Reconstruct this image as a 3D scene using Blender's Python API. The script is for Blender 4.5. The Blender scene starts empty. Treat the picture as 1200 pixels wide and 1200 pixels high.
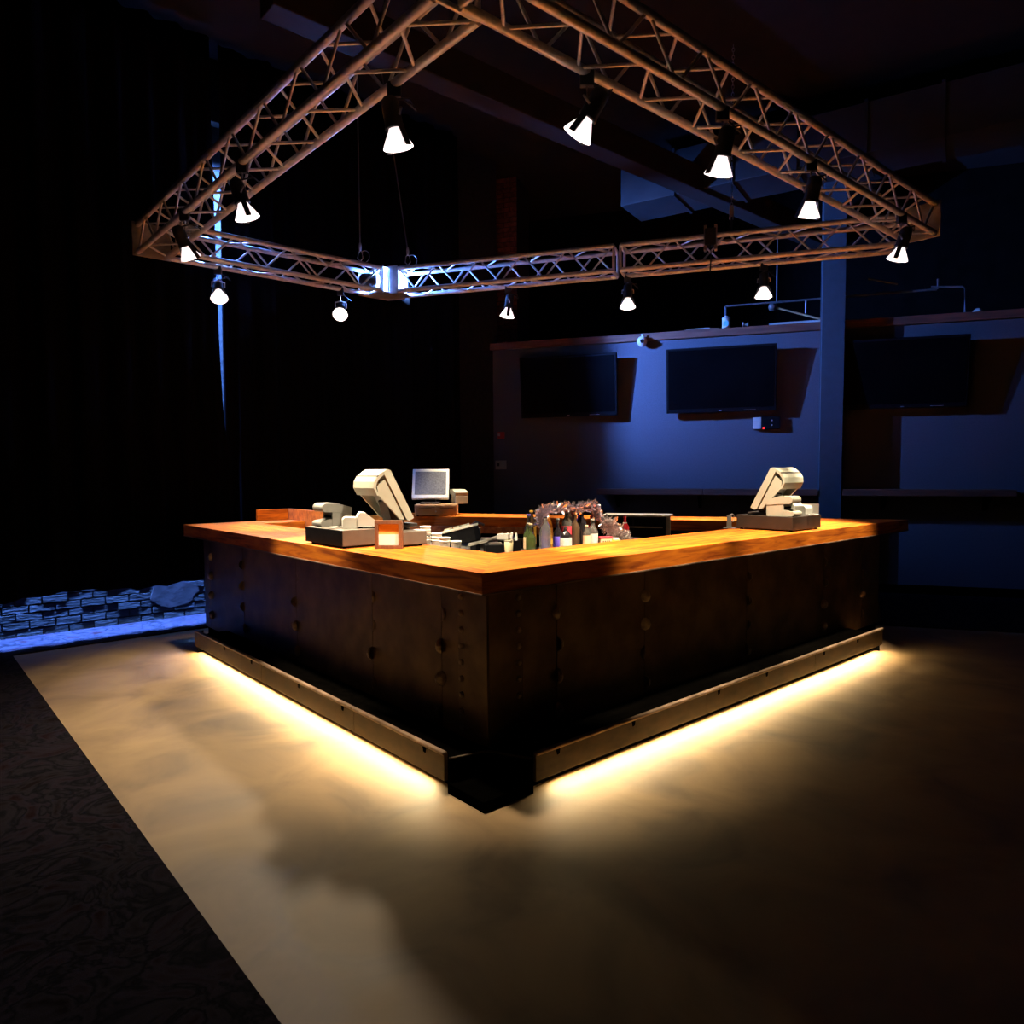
import bpy, math, random
from mathutils import Vector, Matrix, Quaternion

random.seed(7)
SC = bpy.context.scene
COL = SC.collection
PI = math.pi
rad = math.radians

# ------------------------------------------------------------------ camera
F_PX, H_CAM = 841.0, 1.55
PITCH, ROLL = math.atan(48 / F_PX), rad(0.35)
cam_d = bpy.data.cameras.new('camera')
cam_d.sensor_fit = 'HORIZONTAL'
cam_d.sensor_width = 36.0
cam_d.lens = 36.0 * F_PX / 1200.0
cam_d.clip_start, cam_d.clip_end = 0.05, 200
cam = bpy.data.objects.new('camera', cam_d)
COL.objects.link(cam)
cam.matrix_world = (Matrix.Translation((0, 0, H_CAM)) @ Matrix.Rotation(PI / 2 - PITCH, 4, 'X')
                    @ Matrix.Rotation(-ROLL, 4, 'Z'))
SC.camera = cam

# ------------------------------------------------------------------ exposure, world, light levels
SC.view_settings.view_transform = 'Standard'
SC.view_settings.look = 'None'
SC.view_settings.gamma = 1.0
SC.view_settings.use_curve_mapping = False
SC.view_settings.exposure = 0.0
w = bpy.data.worlds.new('world')
SC.world = w
w.use_nodes = True
w.node_tree.nodes['Background'].inputs[0].default_value = (0.9, 0.35, 0.35, 1)
w.node_tree.nodes['Background'].inputs[1].default_value = 0.0022

WARM = (1.0, 0.83, 0.57)
SPOT_W = 1250.0          # truss spotlights
LED_STRENGTH = 500.0     # strip under the foot rail
LED_COL = (1.0, 0.77, 0.40)
BLUE_W = 3700.0         # added blue floodlight, unseen behind the truss corner
GLOW_W = 330.0          # small blue wash inside the truss corner
BLUE_COL = (0.10, 0.26, 1.0)
DRAPE_W = 4600.0         # blue batten behind the drapes

# ------------------------------------------------------------------ frames of the place
# bar frame: u along the right counter, v along the left counter, origin at the near corner of the worktop
A = rad(41.27)
N0 = Vector((-0.1422, 3.3536, 0))
UX, VX = Vector((math.cos(A), math.sin(A), 0)), Vector((-math.sin(A), math.cos(A), 0))
def Bw(u, v, z=0.0):
    return N0 + UX * u + VX * v + Vector((0, 0, z))
# wall frame: a runs to the right along the television wall, d is the distance out in front of it
RW = rad(-18.3)
P0 = Vector((5.2368, 8.7449, 0))
WX, WY = Vector((math.cos(RW), math.sin(RW), 0)), Vector((-math.sin(RW), math.cos(RW), 0))
def Ww(a, d, z=0.0):
    return P0 + WX * a - WY * d + Vector((0, 0, z))

# ------------------------------------------------------------------ mesh helpers
class MB:
    def __init__(s):
        s.v, s.f, s.s = [], [], []
    def add(s, vs, fs, smooth=False):
        n = len(s.v)
        s.v += [tuple(p) for p in vs]
        s.f += [tuple(i + n for i in q) for q in fs]
        s.s += [smooth] * len(fs)
        return s
    def box(s, x0, y0, z0, x1, y1, z1, m=None):
        vs = [Vector(p) for p in ((x0,y0,z0),(x1,y0,z0),(x1,y1,z0),(x0,y1,z0),(x0,y0,z1),(x1,y0,z1),(x1,y1,z1),(x0,y1,z1))]
        if m: vs = [m @ p for p in vs]
        return s.add(vs, ((0,3,2,1),(4,5,6,7),(0,1,5,4),(1,2,6,5),(2,3,7,6),(3,0,4,7)))
    def prism(s, poly, a, b, axis='z', smooth=False):
        n = len(poly)
        def P(p, h):
            return (p[0], p[1], h) if axis == 'z' else ((p[0], h, p[1]) if axis == 'y' else (h, p[0], p[1]))
        area = sum(poly[i][0]*poly[(i+1)%n][1]-poly[(i+1)%n][0]*poly[i][1] for i in range(n))
        if (area < 0) != (axis == 'y'): poly = poly[::-1]
        s.add([P(p, a) for p in poly], [tuple(range(n))[::-1]])
        s.add([P(p, b) for p in poly], [tuple(range(n))])
        s.add([P(p, a) for p in poly] + [P(p, b) for p in poly], [(i, (i+1)%n, (i+1)%n+n, i+n) for i in range(n)], smooth)
        return s
    def cyl(s, p0, p1, r0, r1=None, n=10, caps=True):
        r1 = r0 if r1 is None else r1
        p0, p1 = Vector(p0), Vector(p1)
        q = (p1 - p0).to_track_quat('Z', 'Y')
        ring = [Vector((math.cos(2*PI*i/n), math.sin(2*PI*i/n), 0)) for i in range(n)]
        vs = [p0 + q @ (c * r0) for c in ring] + [p1 + q @ (c * r1) for c in ring]
        s.add(vs, [(i, (i+1)%n, (i+1)%n+n, i+n) for i in range(n)], True)
        if caps:
            s.add(vs[:n], [tuple(range(n))[::-1]])
            s.add(vs[n:], [tuple(range(n))])
        return s
    def tube(s, path, r, n=8):
        path = [Vector(p) for p in path]
        rings, vs = [], []
        for i, p in enumerate(path):
            d = path[min(i+1, len(path)-1)] - path[max(i-1, 0)]
            q = d.to_track_quat('Z', 'Y')
            vs += [p + q @ Vector((math.cos(2*PI*k/n)*r, math.sin(2*PI*k/n)*r, 0)) for k in range(n)]
        fs = []
        for i in range(len(path)-1):
            fs += [(i*n+k, i*n+(k+1)%n, (i+1)*n+(k+1)%n, (i+1)*n+k) for k in range(n)]
        s.add(vs, fs, True)
        s.add(vs[:n], [tuple(range(n))[::-1]]); s.add(vs[-n:], [tuple(range(n))])
        return s
    def lathe(s, prof, n=16, m=None, smooth=True):
        vs, fs = [], []
        for r, z in prof:
            vs += [Vector((math.cos(2*PI*k/n)*max(r,1e-4), math.sin(2*PI*k/n)*max(r,1e-4), z)) for k in range(n)]
        if m: vs = [m @ p for p in vs]
        for i in range(len(prof)-1):
            fs += [(i*n+k, i*n+(k+1)%n, (i+1)*n+(k+1)%n, (i+1)*n+k) for k in range(n)]
        return s.add(vs, fs, smooth)
    def mesh(s, name):
        me = bpy.data.meshes.new(name)
        me.from_pydata(s.v, [], s.f)
        me.polygons.foreach_set('use_smooth', s.s)
        me.update()
        return me
    def build(s, name, m, parent=None, loc=(0,0,0), rot=(0,0,0), bevel=0.0, seg=2):
        return put(name, s.mesh(name), m, parent, loc, rot, bevel, seg)

def put(name, me, m, parent=None, loc=(0,0,0), rot=(0,0,0), bevel=0.0, seg=2):
    o = bpy.data.objects.new(name, me)
    if m and not me.materials: me.materials.append(m)
    COL.objects.link(o)
    o.location = loc
    if isinstance(rot, Quaternion):
        o.rotation_mode = 'QUATERNION'; o.rotation_quaternion = rot
    else:
        o.rotation_euler = rot
    if parent: o.parent = parent
    if bevel:
        b = o.modifiers.new('bevel', 'BEVEL'); b.width = bevel; b.segments = seg; b.limit_method = 'ANGLE'; b.angle_limit = rad(35)
    return o

def tag(o, label=None, cat=None, group=None, kind=None):
    if label: o['label'] = label
    if cat: o['category'] = cat
    if group: o['group'] = group
    if kind: o['kind'] = kind
    return o

def thing(name, label, cat, loc=(0,0,0), rz=0.0, group=None):
    o = bpy.data.objects.new(name, None)
    o.empty_display_size = 0.1
    COL.objects.link(o)
    o.location = loc; o.rotation_euler = (0, 0, rz)
    return tag(o, label, cat, group)

def dup(root, loc, rz, label, group=None):
    r = root.copy(); COL.objects.link(r)
    r.location = loc; r.rotation_euler = (0, 0, rz)
    r['label'] = label
    if group: r['group'] = group
    for ch in list(root.children):
        c = ch.copy(); COL.objects.link(c); c.parent = r
        for g in list(ch.children):
            d = g.copy(); COL.objects.link(d); d.parent = c
    return r

# ------------------------------------------------------------------ materials
MATS = {}
def mat(name, c1, c2=None, rough=0.6, metal=0.0, scale=8.0, stretch=(1,1,1), detail=6, lo=0.35, hi=0.65,
        bump=0.0, rvar=0.0, emit=None, es=0.0, trans=0.0, spec=None, rand=0.0, coat=0.0, ior=None, dist=0.0, c3=None):
    m = bpy.data.materials.new(name); m.use_nodes = True
    nt = m.node_tree; N = nt.nodes; L = nt.links
    b = N['Principled BSDF']
    tc = N.new('ShaderNodeTexCoord'); mp = N.new('ShaderNodeMapping'); mp.inputs['Scale'].default_value = stretch
    L.new(tc.outputs['Object'], mp.inputs[0])
    nz = N.new('ShaderNodeTexNoise'); nz.inputs['Scale'].default_value = scale; nz.inputs['Detail'].default_value = detail
    nz.inputs['Distortion'].default_value = dist
    L.new(mp.outputs[0], nz.inputs['Vector'])
    cr = N.new('ShaderNodeValToRGB')
    c2 = c2 or tuple(min(1, x * 1.25) for x in c1)
    cr.color_ramp.elements[0].position = lo; cr.color_ramp.elements[0].color = (*c1, 1)
    cr.color_ramp.elements[1].position = hi; cr.color_ramp.elements[1].color = (*c2, 1)
    if c3:
        e = cr.color_ramp.elements.new((lo + hi) / 2); e.color = (*c3, 1)
    L.new(nz.outputs['Fac'], cr.inputs[0])
    out = cr.outputs[0]
    if rand:
        oi = N.new('ShaderNodeObjectInfo'); mr = N.new('ShaderNodeMapRange')
        mr.inputs['To Min'].default_value = 1 - rand; mr.inputs['To Max'].default_value = 1 + rand
        L.new(oi.outputs['Random'], mr.inputs['Value'])
        hs = N.new('ShaderNodeHueSaturation')
        L.new(mr.outputs[0], hs.inputs['Value']); L.new(out, hs.inputs['Color'])
        out = hs.outputs[0]
        # shift the grain from piece to piece
        mu = N.new('ShaderNodeMath'); mu.operation = 'MULTIPLY'; mu.inputs[1].default_value = 40
        L.new(oi.outputs['Random'], mu.inputs[0])
        cb = N.new('ShaderNodeCombineXYZ'); L.new(mu.outputs[0], cb.inputs[0]); L.new(mu.outputs[0], cb.inputs[2])
        L.new(cb.outputs[0], mp.inputs['Location'])
    L.new(out, b.inputs['Base Color'])
    b.inputs['Roughness'].default_value = rough; b.inputs['Metallic'].default_value = metal
    if spec is not None: b.inputs['Specular IOR Level'].default_value = spec
    if coat: b.inputs['Coat Weight'].default_value = coat; b.inputs['Coat Roughness'].default_value = 0.25
    if trans: b.inputs['Transmission Weight'].default_value = trans
    if ior: b.inputs['IOR'].default_value = ior
    if rvar:
        mr2 = N.new('ShaderNodeMapRange')
        mr2.inputs['To Min'].default_value = max(0.02, rough - rvar); mr2.inputs['To Max'].default_value = min(1, rough + rvar)
        L.new(nz.outputs['Fac'], mr2.inputs['Value']); L.new(mr2.outputs[0], b.inputs['Roughness'])
    if bump:
        bp = N.new('ShaderNodeBump'); bp.inputs['Strength'].default_value = bump; bp.inputs['Distance'].default_value = 0.01
        L.new(nz.outputs['Fac'], bp.inputs['Height']); L.new(bp.outputs[0], b.inputs['Normal'])
    if emit:
        b.inputs['Emission Color'].default_value = (*emit, 1); b.inputs['Emission Strength'].default_value = es
    MATS[name] = m
    return m

M_wood = mat('bar_wood', (0.20, 0.034, 0.003), (0.66, 0.19, 0.010), rough=0.6, scale=3.0, stretch=(0.9, 9, 9), lo=0.3, hi=0.7, rand=0.16, spec=0.22, dist=0.9, c3=(0.50, 0.118, 0.007))
M_woodend = mat('bar_wood_dark', (0.20, 0.045, 0.012), (0.42, 0.13, 0.03), rough=0.4, scale=4.0, stretch=(1, 6, 6), rand=0.1)
M_beam = mat('beam_wood', (0.09, 0.03, 0.016), (0.17, 0.06, 0.03), rough=0.7, scale=4.0, stretch=(0.6, 8, 8))
M_steel = mat('bar_steel', (0.09, 0.050, 0.022), (0.20, 0.125, 0.058), rough=0.5, metal=0.3, scale=5.0, rvar=0.12, bump=0.03, rand=0.05)
M_rivet = mat('rivet_steel', (0.26, 0.19, 0.12), (0.46, 0.36, 0.24), rough=0.5, metal=0.2, scale=30)
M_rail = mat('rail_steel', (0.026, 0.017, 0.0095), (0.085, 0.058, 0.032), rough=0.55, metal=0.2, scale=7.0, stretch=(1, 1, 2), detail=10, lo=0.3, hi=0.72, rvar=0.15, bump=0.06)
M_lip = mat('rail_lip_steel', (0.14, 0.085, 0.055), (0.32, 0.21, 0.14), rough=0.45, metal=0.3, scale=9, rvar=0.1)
M_black = mat('black_paint', (0.0006, 0.0005, 0.0004), (0.0012, 0.001, 0.0008), rough=0.95, scale=20, spec=0.0)
M_concrete = mat('concrete', (0.13, 0.073, 0.029), (0.35, 0.222, 0.102), rough=0.62, scale=2.1, stretch=(1, 1, 1), detail=14, lo=0.28, hi=0.72, rvar=0.12, bump=0.22, dist=0.7, c3=(0.255, 0.155, 0.069))
M_drape = mat('velvet', (0.0025, 0.0022, 0.0025), (0.004, 0.0035, 0.004), rough=1.0, scale=40, spec=0.0)
M_wall = mat('wall_paint', (0.062, 0.062, 0.078), (0.074, 0.074, 0.09), rough=0.85, scale=60, bump=0.1)
M_dark = mat('dark_wall', (0.010, 0.005, 0.0045), (0.018, 0.009, 0.007), rough=0.9, scale=5)
M_farwall = mat('far_wall_black', (0.002, 0.0015, 0.0015), (0.004, 0.003, 0.003), rough=0.95, scale=5, spec=0.05)
M_brick = mat('brick', (0.09, 0.02, 0.014), (0.20, 0.06, 0.045), rough=0.9, scale=14, rand=0.25, bump=0.4)
M_brickblue = mat('old_brick', (0.004, 0.0033, 0.0036), (0.020, 0.015, 0.0175), rough=0.9, scale=26, stretch=(0.5, 1, 2), rand=0.2, bump=0.6, detail=10)
M_mortar = mat('mortar', (0.006, 0.005, 0.0052), (0.018, 0.0145, 0.016), rough=1.0, scale=20, bump=0.4)
M_alu = mat('aluminium', (0.62, 0.59, 0.56), (0.80, 0.76, 0.73), rough=0.4, metal=0.35, scale=25, rvar=0.1)
M_alu2 = mat('aluminium_plate', (0.38, 0.34, 0.31), (0.5, 0.46, 0.43), rough=0.45, metal=0.6, scale=12)
M_can = mat('lamp_black', (0.012, 0.012, 0.013), (0.02, 0.02, 0.022), rough=0.5, scale=20)
M_bulb = mat('bulb_glow', (0.9, 0.85, 0.83), rough=0.3, emit=(1.0, 0.80, 0.78), es=1.5)
M_lens = mat('bulb_face', (0.9, 0.85, 0.83), rough=0.3, emit=(1.0, 0.86, 0.80), es=3.5)
M_led = mat('led_tape', (1, 0.9, 0.7), rough=0.5, emit=LED_COL, es=LED_STRENGTH)
M_cable = mat('wire_rope', (0.25, 0.25, 0.27), (0.4, 0.4, 0.42), rough=0.4, metal=0.7, scale=200)
M_column = mat('column_paint', (0.028, 0.052, 0.07), (0.034, 0.06, 0.08), rough=0.6, scale=10)
M_tv = mat('tv_plastic', (0.004, 0.004, 0.005), (0.007, 0.007, 0.008), rough=0.55, scale=30, spec=0.03)
M_screen = mat('tv_glass', (0.002, 0.002, 0.0025), (0.003, 0.003, 0.0035), rough=0.13, scale=3, spec=0.12)
M_logo = mat('silver_mark', (0.4, 0.4, 0.42), (0.5, 0.5, 0.52), rough=0.3, metal=0.5, scale=30)
M_cream = mat('cream_plastic', (0.29, 0.28, 0.225), (0.34, 0.33, 0.27), rough=0.5, scale=6)
M_grey = mat('grey_plastic', (0.17, 0.165, 0.15), (0.23, 0.22, 0.20), rough=0.5, scale=8)
M_till = mat('till_enamel', (0.095, 0.072, 0.056), (0.12, 0.095, 0.075), rough=0.5, scale=10)
M_tilldark = mat('till_dark', (0.014, 0.009, 0.006), (0.022, 0.014, 0.010), rough=0.5, scale=10)
M_white = mat('white_plastic', (0.44, 0.425, 0.38), (0.5, 0.485, 0.44), rough=0.5, scale=6)
M_paper = mat('paper', (0.76, 0.72, 0.66), (0.82, 0.78, 0.72), rough=0.8, scale=12)
M_orange = mat('orange_card', (0.72, 0.36, 0.07), (0.80, 0.43, 0.10), rough=0.7, scale=5)
M_frame = mat('frame_wood', (0.12, 0.045, 0.022), (0.20, 0.085, 0.042), rough=0.5, scale=6, stretch=(6, 6, 1))
M_stain = mat('stainless', (0.34, 0.32, 0.30), (0.45, 0.43, 0.40), rough=0.35, metal=0.85, scale=15)
M_pos = mat('pos_screen', (0.10, 0.105, 0.13), (0.16, 0.165, 0.20), rough=0.25, scale=60)
M_pipe = mat('pipe_metal', (0.07, 0.07, 0.072), (0.10, 0.10, 0.105), rough=0.5, metal=0.3, scale=30)
M_duct = mat('duct_metal', (0.016, 0.018, 0.022), (0.024, 0.026, 0.03), rough=0.7, scale=4)
M_foam = mat('foam_cup', (0.78, 0.74, 0.68), (0.84, 0.80, 0.74), rough=0.8, scale=40)
M_tinsel = mat('tinsel_foil', (0.58, 0.50, 0.62), (0.85, 0.80, 0.88), rough=0.2, metal=0.95, scale=60)
M_tinsel2 = mat('tinsel_pink', (0.72, 0.60, 0.60), (0.92, 0.85, 0.84), rough=0.22, metal=0.9, scale=60)

def carpet_mat():
    m = bpy.data.materials.new('carpet_swirl'); m.use_nodes = True
    nt = m.node_tree; N = nt.nodes; L = nt.links; b = N['Principled BSDF']
    tc = N.new('ShaderNodeTexCoord')
    nz = N.new('ShaderNodeTexNoise'); nz.inputs['Scale'].default_value = 3.6; nz.inputs['Detail'].default_value = 5; nz.inputs['Distortion'].default_value = 2.2
    L.new(tc.outputs['Object'], nz.inputs['Vector'])
    cr = N.new('ShaderNodeValToRGB')
    for p, c in ((0.30, (0.0035, 0.0007, 0.001)), (0.43, (0.013, 0.010, 0.0145)), (0.50, (0.0015, 0.0013, 0.003)), (0.57, (0.014, 0.010, 0.016)), (0.70, (0.007, 0.001, 0.0018))):
        e = cr.color_ramp.elements.new(p); e.color = (*c, 1)
    cr.color_ramp.elements.remove(cr.color_ramp.elements[0]); cr.color_ramp.elements.remove(cr.color_ramp.elements[-1])
    L.new(nz.outputs['Fac'], cr.inputs[0]); L.new(cr.outputs[0], b.inputs['Base Color'])
    b.inputs['Roughness'].default_value = 1.0; b.inputs['Specular IOR Level'].default_value = 0.05
    n2 = N.new('ShaderNodeTexNoise'); n2.inputs['Scale'].default_value = 300
    L.new(tc.outputs['Object'], n2.inputs['Vector'])
    bp = N.new('ShaderNodeBump'); bp.inputs['Strength'].default_value = 0.3; bp.inputs['Distance'].default_value = 0.004
    L.new(n2.outputs['Fac'], bp.inputs['Height']); L.new(bp.outputs[0], b.inputs['Normal'])
    return m
M_carpet = carpet_mat()

# ------------------------------------------------------------------ the room
def struct(o): o['kind'] = 'structure'; return o

m = MB(); m.box(-12, -6, -0.3, 14, 18, 0.0)
struct(m.build('floor', M_concrete))

# carpet around the concrete pad, its edge follows the bar
def wline(v, u0=5.26, v0=0.28): return u0 - 0.588 * (v - v0)
m = MB()
outs = [((-9, -6), (-1.33, -6), (-1.33, 4.75), (-9, 4.75)),
        ((-9, 4.75), (wline(4.75), 4.75), (wline(4.75), 5.47), (-9, 5.47))]
for q in outs: m.prism(list(q), 0.0, 0.014)
m.prism([(wline(4.75), 4.75), (wline(-5), -5), (13, -5), (10.6, -4.8), (7.4, 0.65), (4.6, 5.38), (wline(4.75), 5.4)], 0.0, 0.0139)
cp = m.build('carpet', M_carpet, loc=N0, rot=(0, 0, A))
tag(cp, 'dark carpet with purple and blue marbled swirls around the concrete pad', 'carpet')

# left wall of old brick behind the drapes
wl = MB(); wl.box(-9, 5.50, -0.3, 4.75, 5.72, 6.2)
wall_left = struct(wl.build('wall_left', M_mortar, loc=N0, rot=(0, 0, A)))
bm1 = MB(); bm1.box(-0.100, -0.012, -0.031, 0.100, 0.012, 0.031)
brick_me = [bm1.mesh('brick')]
bm2 = MB(); bm2.box(-0.045, -0.012, -0.031, 0.045, 0.012, 0.031); half_me = bm2.mesh('brick')
for me in (brick_me[0], half_me): me.materials.append(M_brickblue)
for r in range(7):
    for k in range(11):
        u = -1.75 + 0.215 * k + (0.1075 if r % 2 else 0)
        if 0.02 < u < 0.36 and r in (2, 3, 4): continue          # plaster patch
        o = put('brick', brick_me[0], None, wall_left,
                (u, 5.497 - random.uniform(0, 0.006), 0.045 + 0.0755 * r), (random.uniform(-.03, .03), 0, random.uniform(-.012, .012)))
pm = MB()
pp = []
for i in range(18):
    t = 2 * PI * i / 18
    pp.append((0.19 + (0.24 + random.uniform(-.03, .03)) * math.cos(t), 0.27 + (0.15 + random.uniform(-.03, .02)) * math.sin(t)))
pm.prism(pp, 5.478, 5.50, axis='y')
pm.build('plaster_patch', mat('old_plaster', (0.019, 0.0115, 0.0135), (0.032, 0.0195, 0.023), rough=0.95, scale=9, bump=0.3), wall_left)

# television wall: a partition with a beam on top
m = MB(); m.box(-6.75, 0, -0.3, 4.5, 0.18, 3.33)
struct(m.build('wall_back', M_wall, loc=P0, rot=(0, 0, RW)))
m = MB(); m.box(-6.75, -0.05, 3.30, 4.5, 0.24, 3.40)
struct(m.build('trim_1', M_beam, loc=P0, rot=(0, 0, RW), bevel=0.006))
m = MB(); m.box(-6.75, -0.018, 0.0, 4.5, 0.0, 0.11)
struct(m.build('baseboard_back', M_black, loc=P0, rot=(0, 0, RW), bevel=0.004))
# drink ledge on that wall
dl = thing('drink_ledge', 'brown wooden drink ledge running along the blue wall under the televisions', 'shelf', Ww(-1.75, 0, 1.2), RW)
for xa, xb in ((-2.45, -1.05), (-1.048, 0.335), (0.615, 2.45)):
    MB().box(xa, -0.30, 0.02, xb, -0.001, 0.10).build('ledge_board', M_beam, dl, bevel=0.006)
for x in (-2.2, -1.1, 0, 1.1, 2.2):
    MB().prism([(-0.27, 0.02), (-0.002, 0.02), (-0.002, -0.16), (-0.03, -0.16)], x - 0.02, x + 0.02, axis='x').build('bracket', M_black, dl)
# far wall of the building, ceiling and the remaining walls
m = MB(); m.box(-9, 2.6, -0.3, 9, 2.8, 6.2); struct(m.build('wall_far', M_farwall, loc=P0, rot=(0, 0, RW)))
m = MB(); m.box(-12, -6, 6.0, 14, 18, 6.2); struct(m.build('ceiling', M_dark))
m = MB(); m.box(13.6, -6, -0.3, 13.8, 18, 6.0); struct(m.build('wall_right', M_dark))

# brick pier rising behind the television wall
pier = thing('brick_pier', 'dark red brick pier rising behind the left end of the television wall', 'pillar', Ww(-5.93, -0.95, 0), RW)
m = MB(); m.box(-0.31, -0.31, 0, 0.31, 0.31, 5.99); m.build('pier_core', M_mortar, pier)
fm = MB(); fm.box(-0.098, -0.012, -0.031, 0.098, 0.012, 0.031); pier_me = fm.mesh('brick'); pier_me.materials.append(M_brick)
for r in range(36):
    z = 3.38 + 0.0735 * r
    off = 0.104 if r % 2 else 0
    for k in range(3 + (r % 2)):
        x = -0.208 + 0.208 * k - off
        if abs(x) > 0.25: x = math.copysign(0.26, x)
        o = put('brick', pier_me, None, pier, (x, -0.312 - random.uniform(0, .006), z))
        if abs(x) > 0.25: o.scale = (0.5, 1, 1)

# ceiling joist and duct
m = MB(); m.box(-3.0, -0.12, 0, 9.0, 0.12, 0.30)
tag(m.build('ceiling_joist', M_dark, loc=Bw(3.2, 2.75, 4.98), rot=(0, 0, A), bevel=0.01), 'brown timber joist crossing high above the truss', 'beam')
a0, a1 = Bw(5.36, 3.70, 5.02), Bw(6.6, -0.5, 5.02)
ang = math.atan2((a1 - a0).y, (a1 - a0).x); ln = (a1 - a0).length
dt = thing('ceiling_duct', 'long rectangular roof duct lit blue high behind the truss', 'duct', a0, ang)
nseg = 6
for i in range(nseg):
    MB().box(ln*i/nseg + .012, 0, 0, ln*(i+1)/nseg - .012, 0.7, 0.55).build('duct_section', M_duct, dt, bevel=0.01)
    MB().box(ln*(i+1)/nseg - .018, -0.02, -0.02, ln*(i+1)/nseg + .018, 0.72, 0.57).build('flange', M_duct, dt)

# ------------------------------------------------------------------ drapes
def curve_pts(tbl, z):
    if z <= tbl[0][0]: return tbl[0][1]
    for (z0, a), (z1, b) in zip(tbl, tbl[1:]):
        if z <= z1: return a + (b - a) * (z - z0) / (z1 - z0)
    return tbl[-1][1]
def drape(u0, u1, edge, side, label, v0, hemf):
    # side = +1: the slit edge is at u1, -1: at u0
    nu, zs = int((u1 - u0) / 0.03), [None] + [0.8 + 0.3 * i for i in range(18)]
    vs, fs = [], []
    for iz, z in enumerate(zs):
        for i in range(nu + 1):
            t = i / nu
            zz = hemf(u0 + (u1 - u0) * t) if z is None else z
            a, b = (u0, curve_pts(edge, zz)) if side > 0 else (curve_pts(edge, zz), u1)
            u = a + (b - a) * t
            near = min(1, abs((b if side > 0 else a) - u) / 0.35)
            dv = 0.05 * near * math.sin(u * 21 + 0.8 * math.sin(u * 3.1)) + 0.015 * math.sin(u * 47 + z_phase(zz))
            ret = max(0.0, (u - 3.70) / 0.22) ** 1.5 * 0.5 if side < 0 else 0.0  # right end turned back to the wall, added to stop batten light
            vs.append((u, v0 + dv * (1.1 - 0.06 * zz) + ret, zz))
    for r in range(len(zs) - 1):
        for i in range(nu):
            k = r * (nu + 1) + i
            fs.append((k, k + 1, k + nu + 2, k + nu + 1))
    o = MB().add(vs, fs, True).build('curtain', M_drape, loc=N0, rot=(0, 0, A))
    sd = o.modifiers.new('thick', 'SOLIDIFY'); sd.thickness = 0.006
    return tag(o, label, 'curtain', None)
def z_phase(z): return 0.5 * math.sin(z * 1.7)
hem = lambda u: 0.455 + 0.02 * math.sin(u * 5.2) + 0.012 * math.sin(u * 23)
EL = [(0.0, 0.68), (1.75, 0.66), (1.9, 0.600), (2.3, 0.580), (2.9, 0.560), (3.7, 0.553), (4.6, 0.545), (6, 0.54)]
ER = [(0.0, 0.58), (1.75, 0.58), (1.9, 0.602), (2.3, 0.613), (2.9, 0.618), (3.7, 0.626), (4.6, 0.645), (6, 0.66)]
drape(-6.5, 0.57, EL, 1, 'black velvet drape left of the narrow blue gap of light', 4.95, hem)
drape(0.57, 3.92, ER, -1, 'black velvet drape right of the narrow blue gap, reaching to the television wall', 5.03, hem)

# blue batten behind the drapes (lights the brick, the carpet strip and the gap)
bt = thing('blue_batten', 'blue light batten hanging behind the black drapes', 'lamp', Bw(-0.4, 5.26, 5.2), A)
MB().box(-1.6, -0.06, 0, 1.6, 0.06, 0.10).build('housing', M_can, bt, bevel=0.01)
for i in range(8):
    MB().cyl((-1.4 + 0.4*i, 0, 0.0), (-1.4 + 0.4*i, 0, -0.02), 0.045, n=14).build('lens', mat('blue_lens_%d' % i, (0.3, 0.5, 1), emit=(0.25, 0.5, 1), es=6) if i == 0 else MATS['blue_lens_0'], bt)
ld = bpy.data.lights.new('batten_light', 'AREA'); ld.shape = 'RECTANGLE'; ld.size = 3.2; ld.size_y = 0.12
ld.energy = DRAPE_W; ld.spread = rad(75); ld.color = (0.09, 0.27, 1.0)
lo = bpy.data.objects.new('batten_light', ld); COL.objects.link(lo); lo.parent = bt; lo.location = (0, 0, -0.04)

# ------------------------------------------------------------------ steel column
colm = thing('steel_column', 'blue lit steel column standing before the television wall', 'column', Ww(-1.275, 0.16, 0), RW)
m = MB(); m.box(-0.128, -0.125, 0.02, 0.128, -0.105, 6.0); m.build('flange', M_column, colm, bevel=0.003)
m = MB(); m.box(-0.128, 0.105, 0.02, 0.128, 0.125, 6.0); m.build('flange', M_column, colm, bevel=0.003)
m = MB(); m.box(-0.118, -0.105, 0.02, 0.118, 0.105, 6.0); m.build('web', M_column, colm)
m = MB(); m.box(-0.19, -0.155, 0, 0.19, 0.15, 0.02); m.build('base_plate', M_column, colm, bevel=0.003)

# ------------------------------------------------------------------ televisions
tv = thing('television', 'leftmost of three black televisions, half in the dark wall part', 'television', Ww(-4.63, 0.0, 2.72), RW, None)
TILT = rad(6)
tw, th = 0.685, 0.42
tm = Matrix.Translation((0, -0.17, 0)) @ Matrix.Rotation(TILT, 4, 'X')
m = MB()
m.box(-tw, -0.03, -th, tw, 0.03, th, tm); fr = m.build('casing', M_tv, tv, bevel=0.008)
m = MB(); m.box(-tw + .03, -0.034, -th + .055, tw - .03, -0.029, th - .03, tm); m.build('screen', M_screen, tv)
m = MB(); m.box(-0.018, -0.0335, -th + .016, 0.018, -0.029, -th + .026, tm); tag(m.build('maker_mark', M_logo, tv), 'small silver mark under the screen')
m = MB(); m.box(0.30, -0.0335, -th + .017, 0.44, -0.029, -th + .022, tm); m.build('button_strip', M_logo, tv)
m = MB(); m.box(-0.25, -0.15, -0.2, -0.19, -0.001, 0.22); m.build('wall_mount', M_black, tv)
m = MB(); m.box(0.19, -0.15, -0.2, 0.25, -0.001, 0.22); m.build('wall_mount', M_black, tv)
dup(tv, Ww(-2.60, 0.0, 2.72), RW, 'middle black television, left of the steel column')
dup(tv, Ww(-0.48, 0.0, 2.70), RW, 'rightmost black television, partly behind the steel column')

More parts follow.
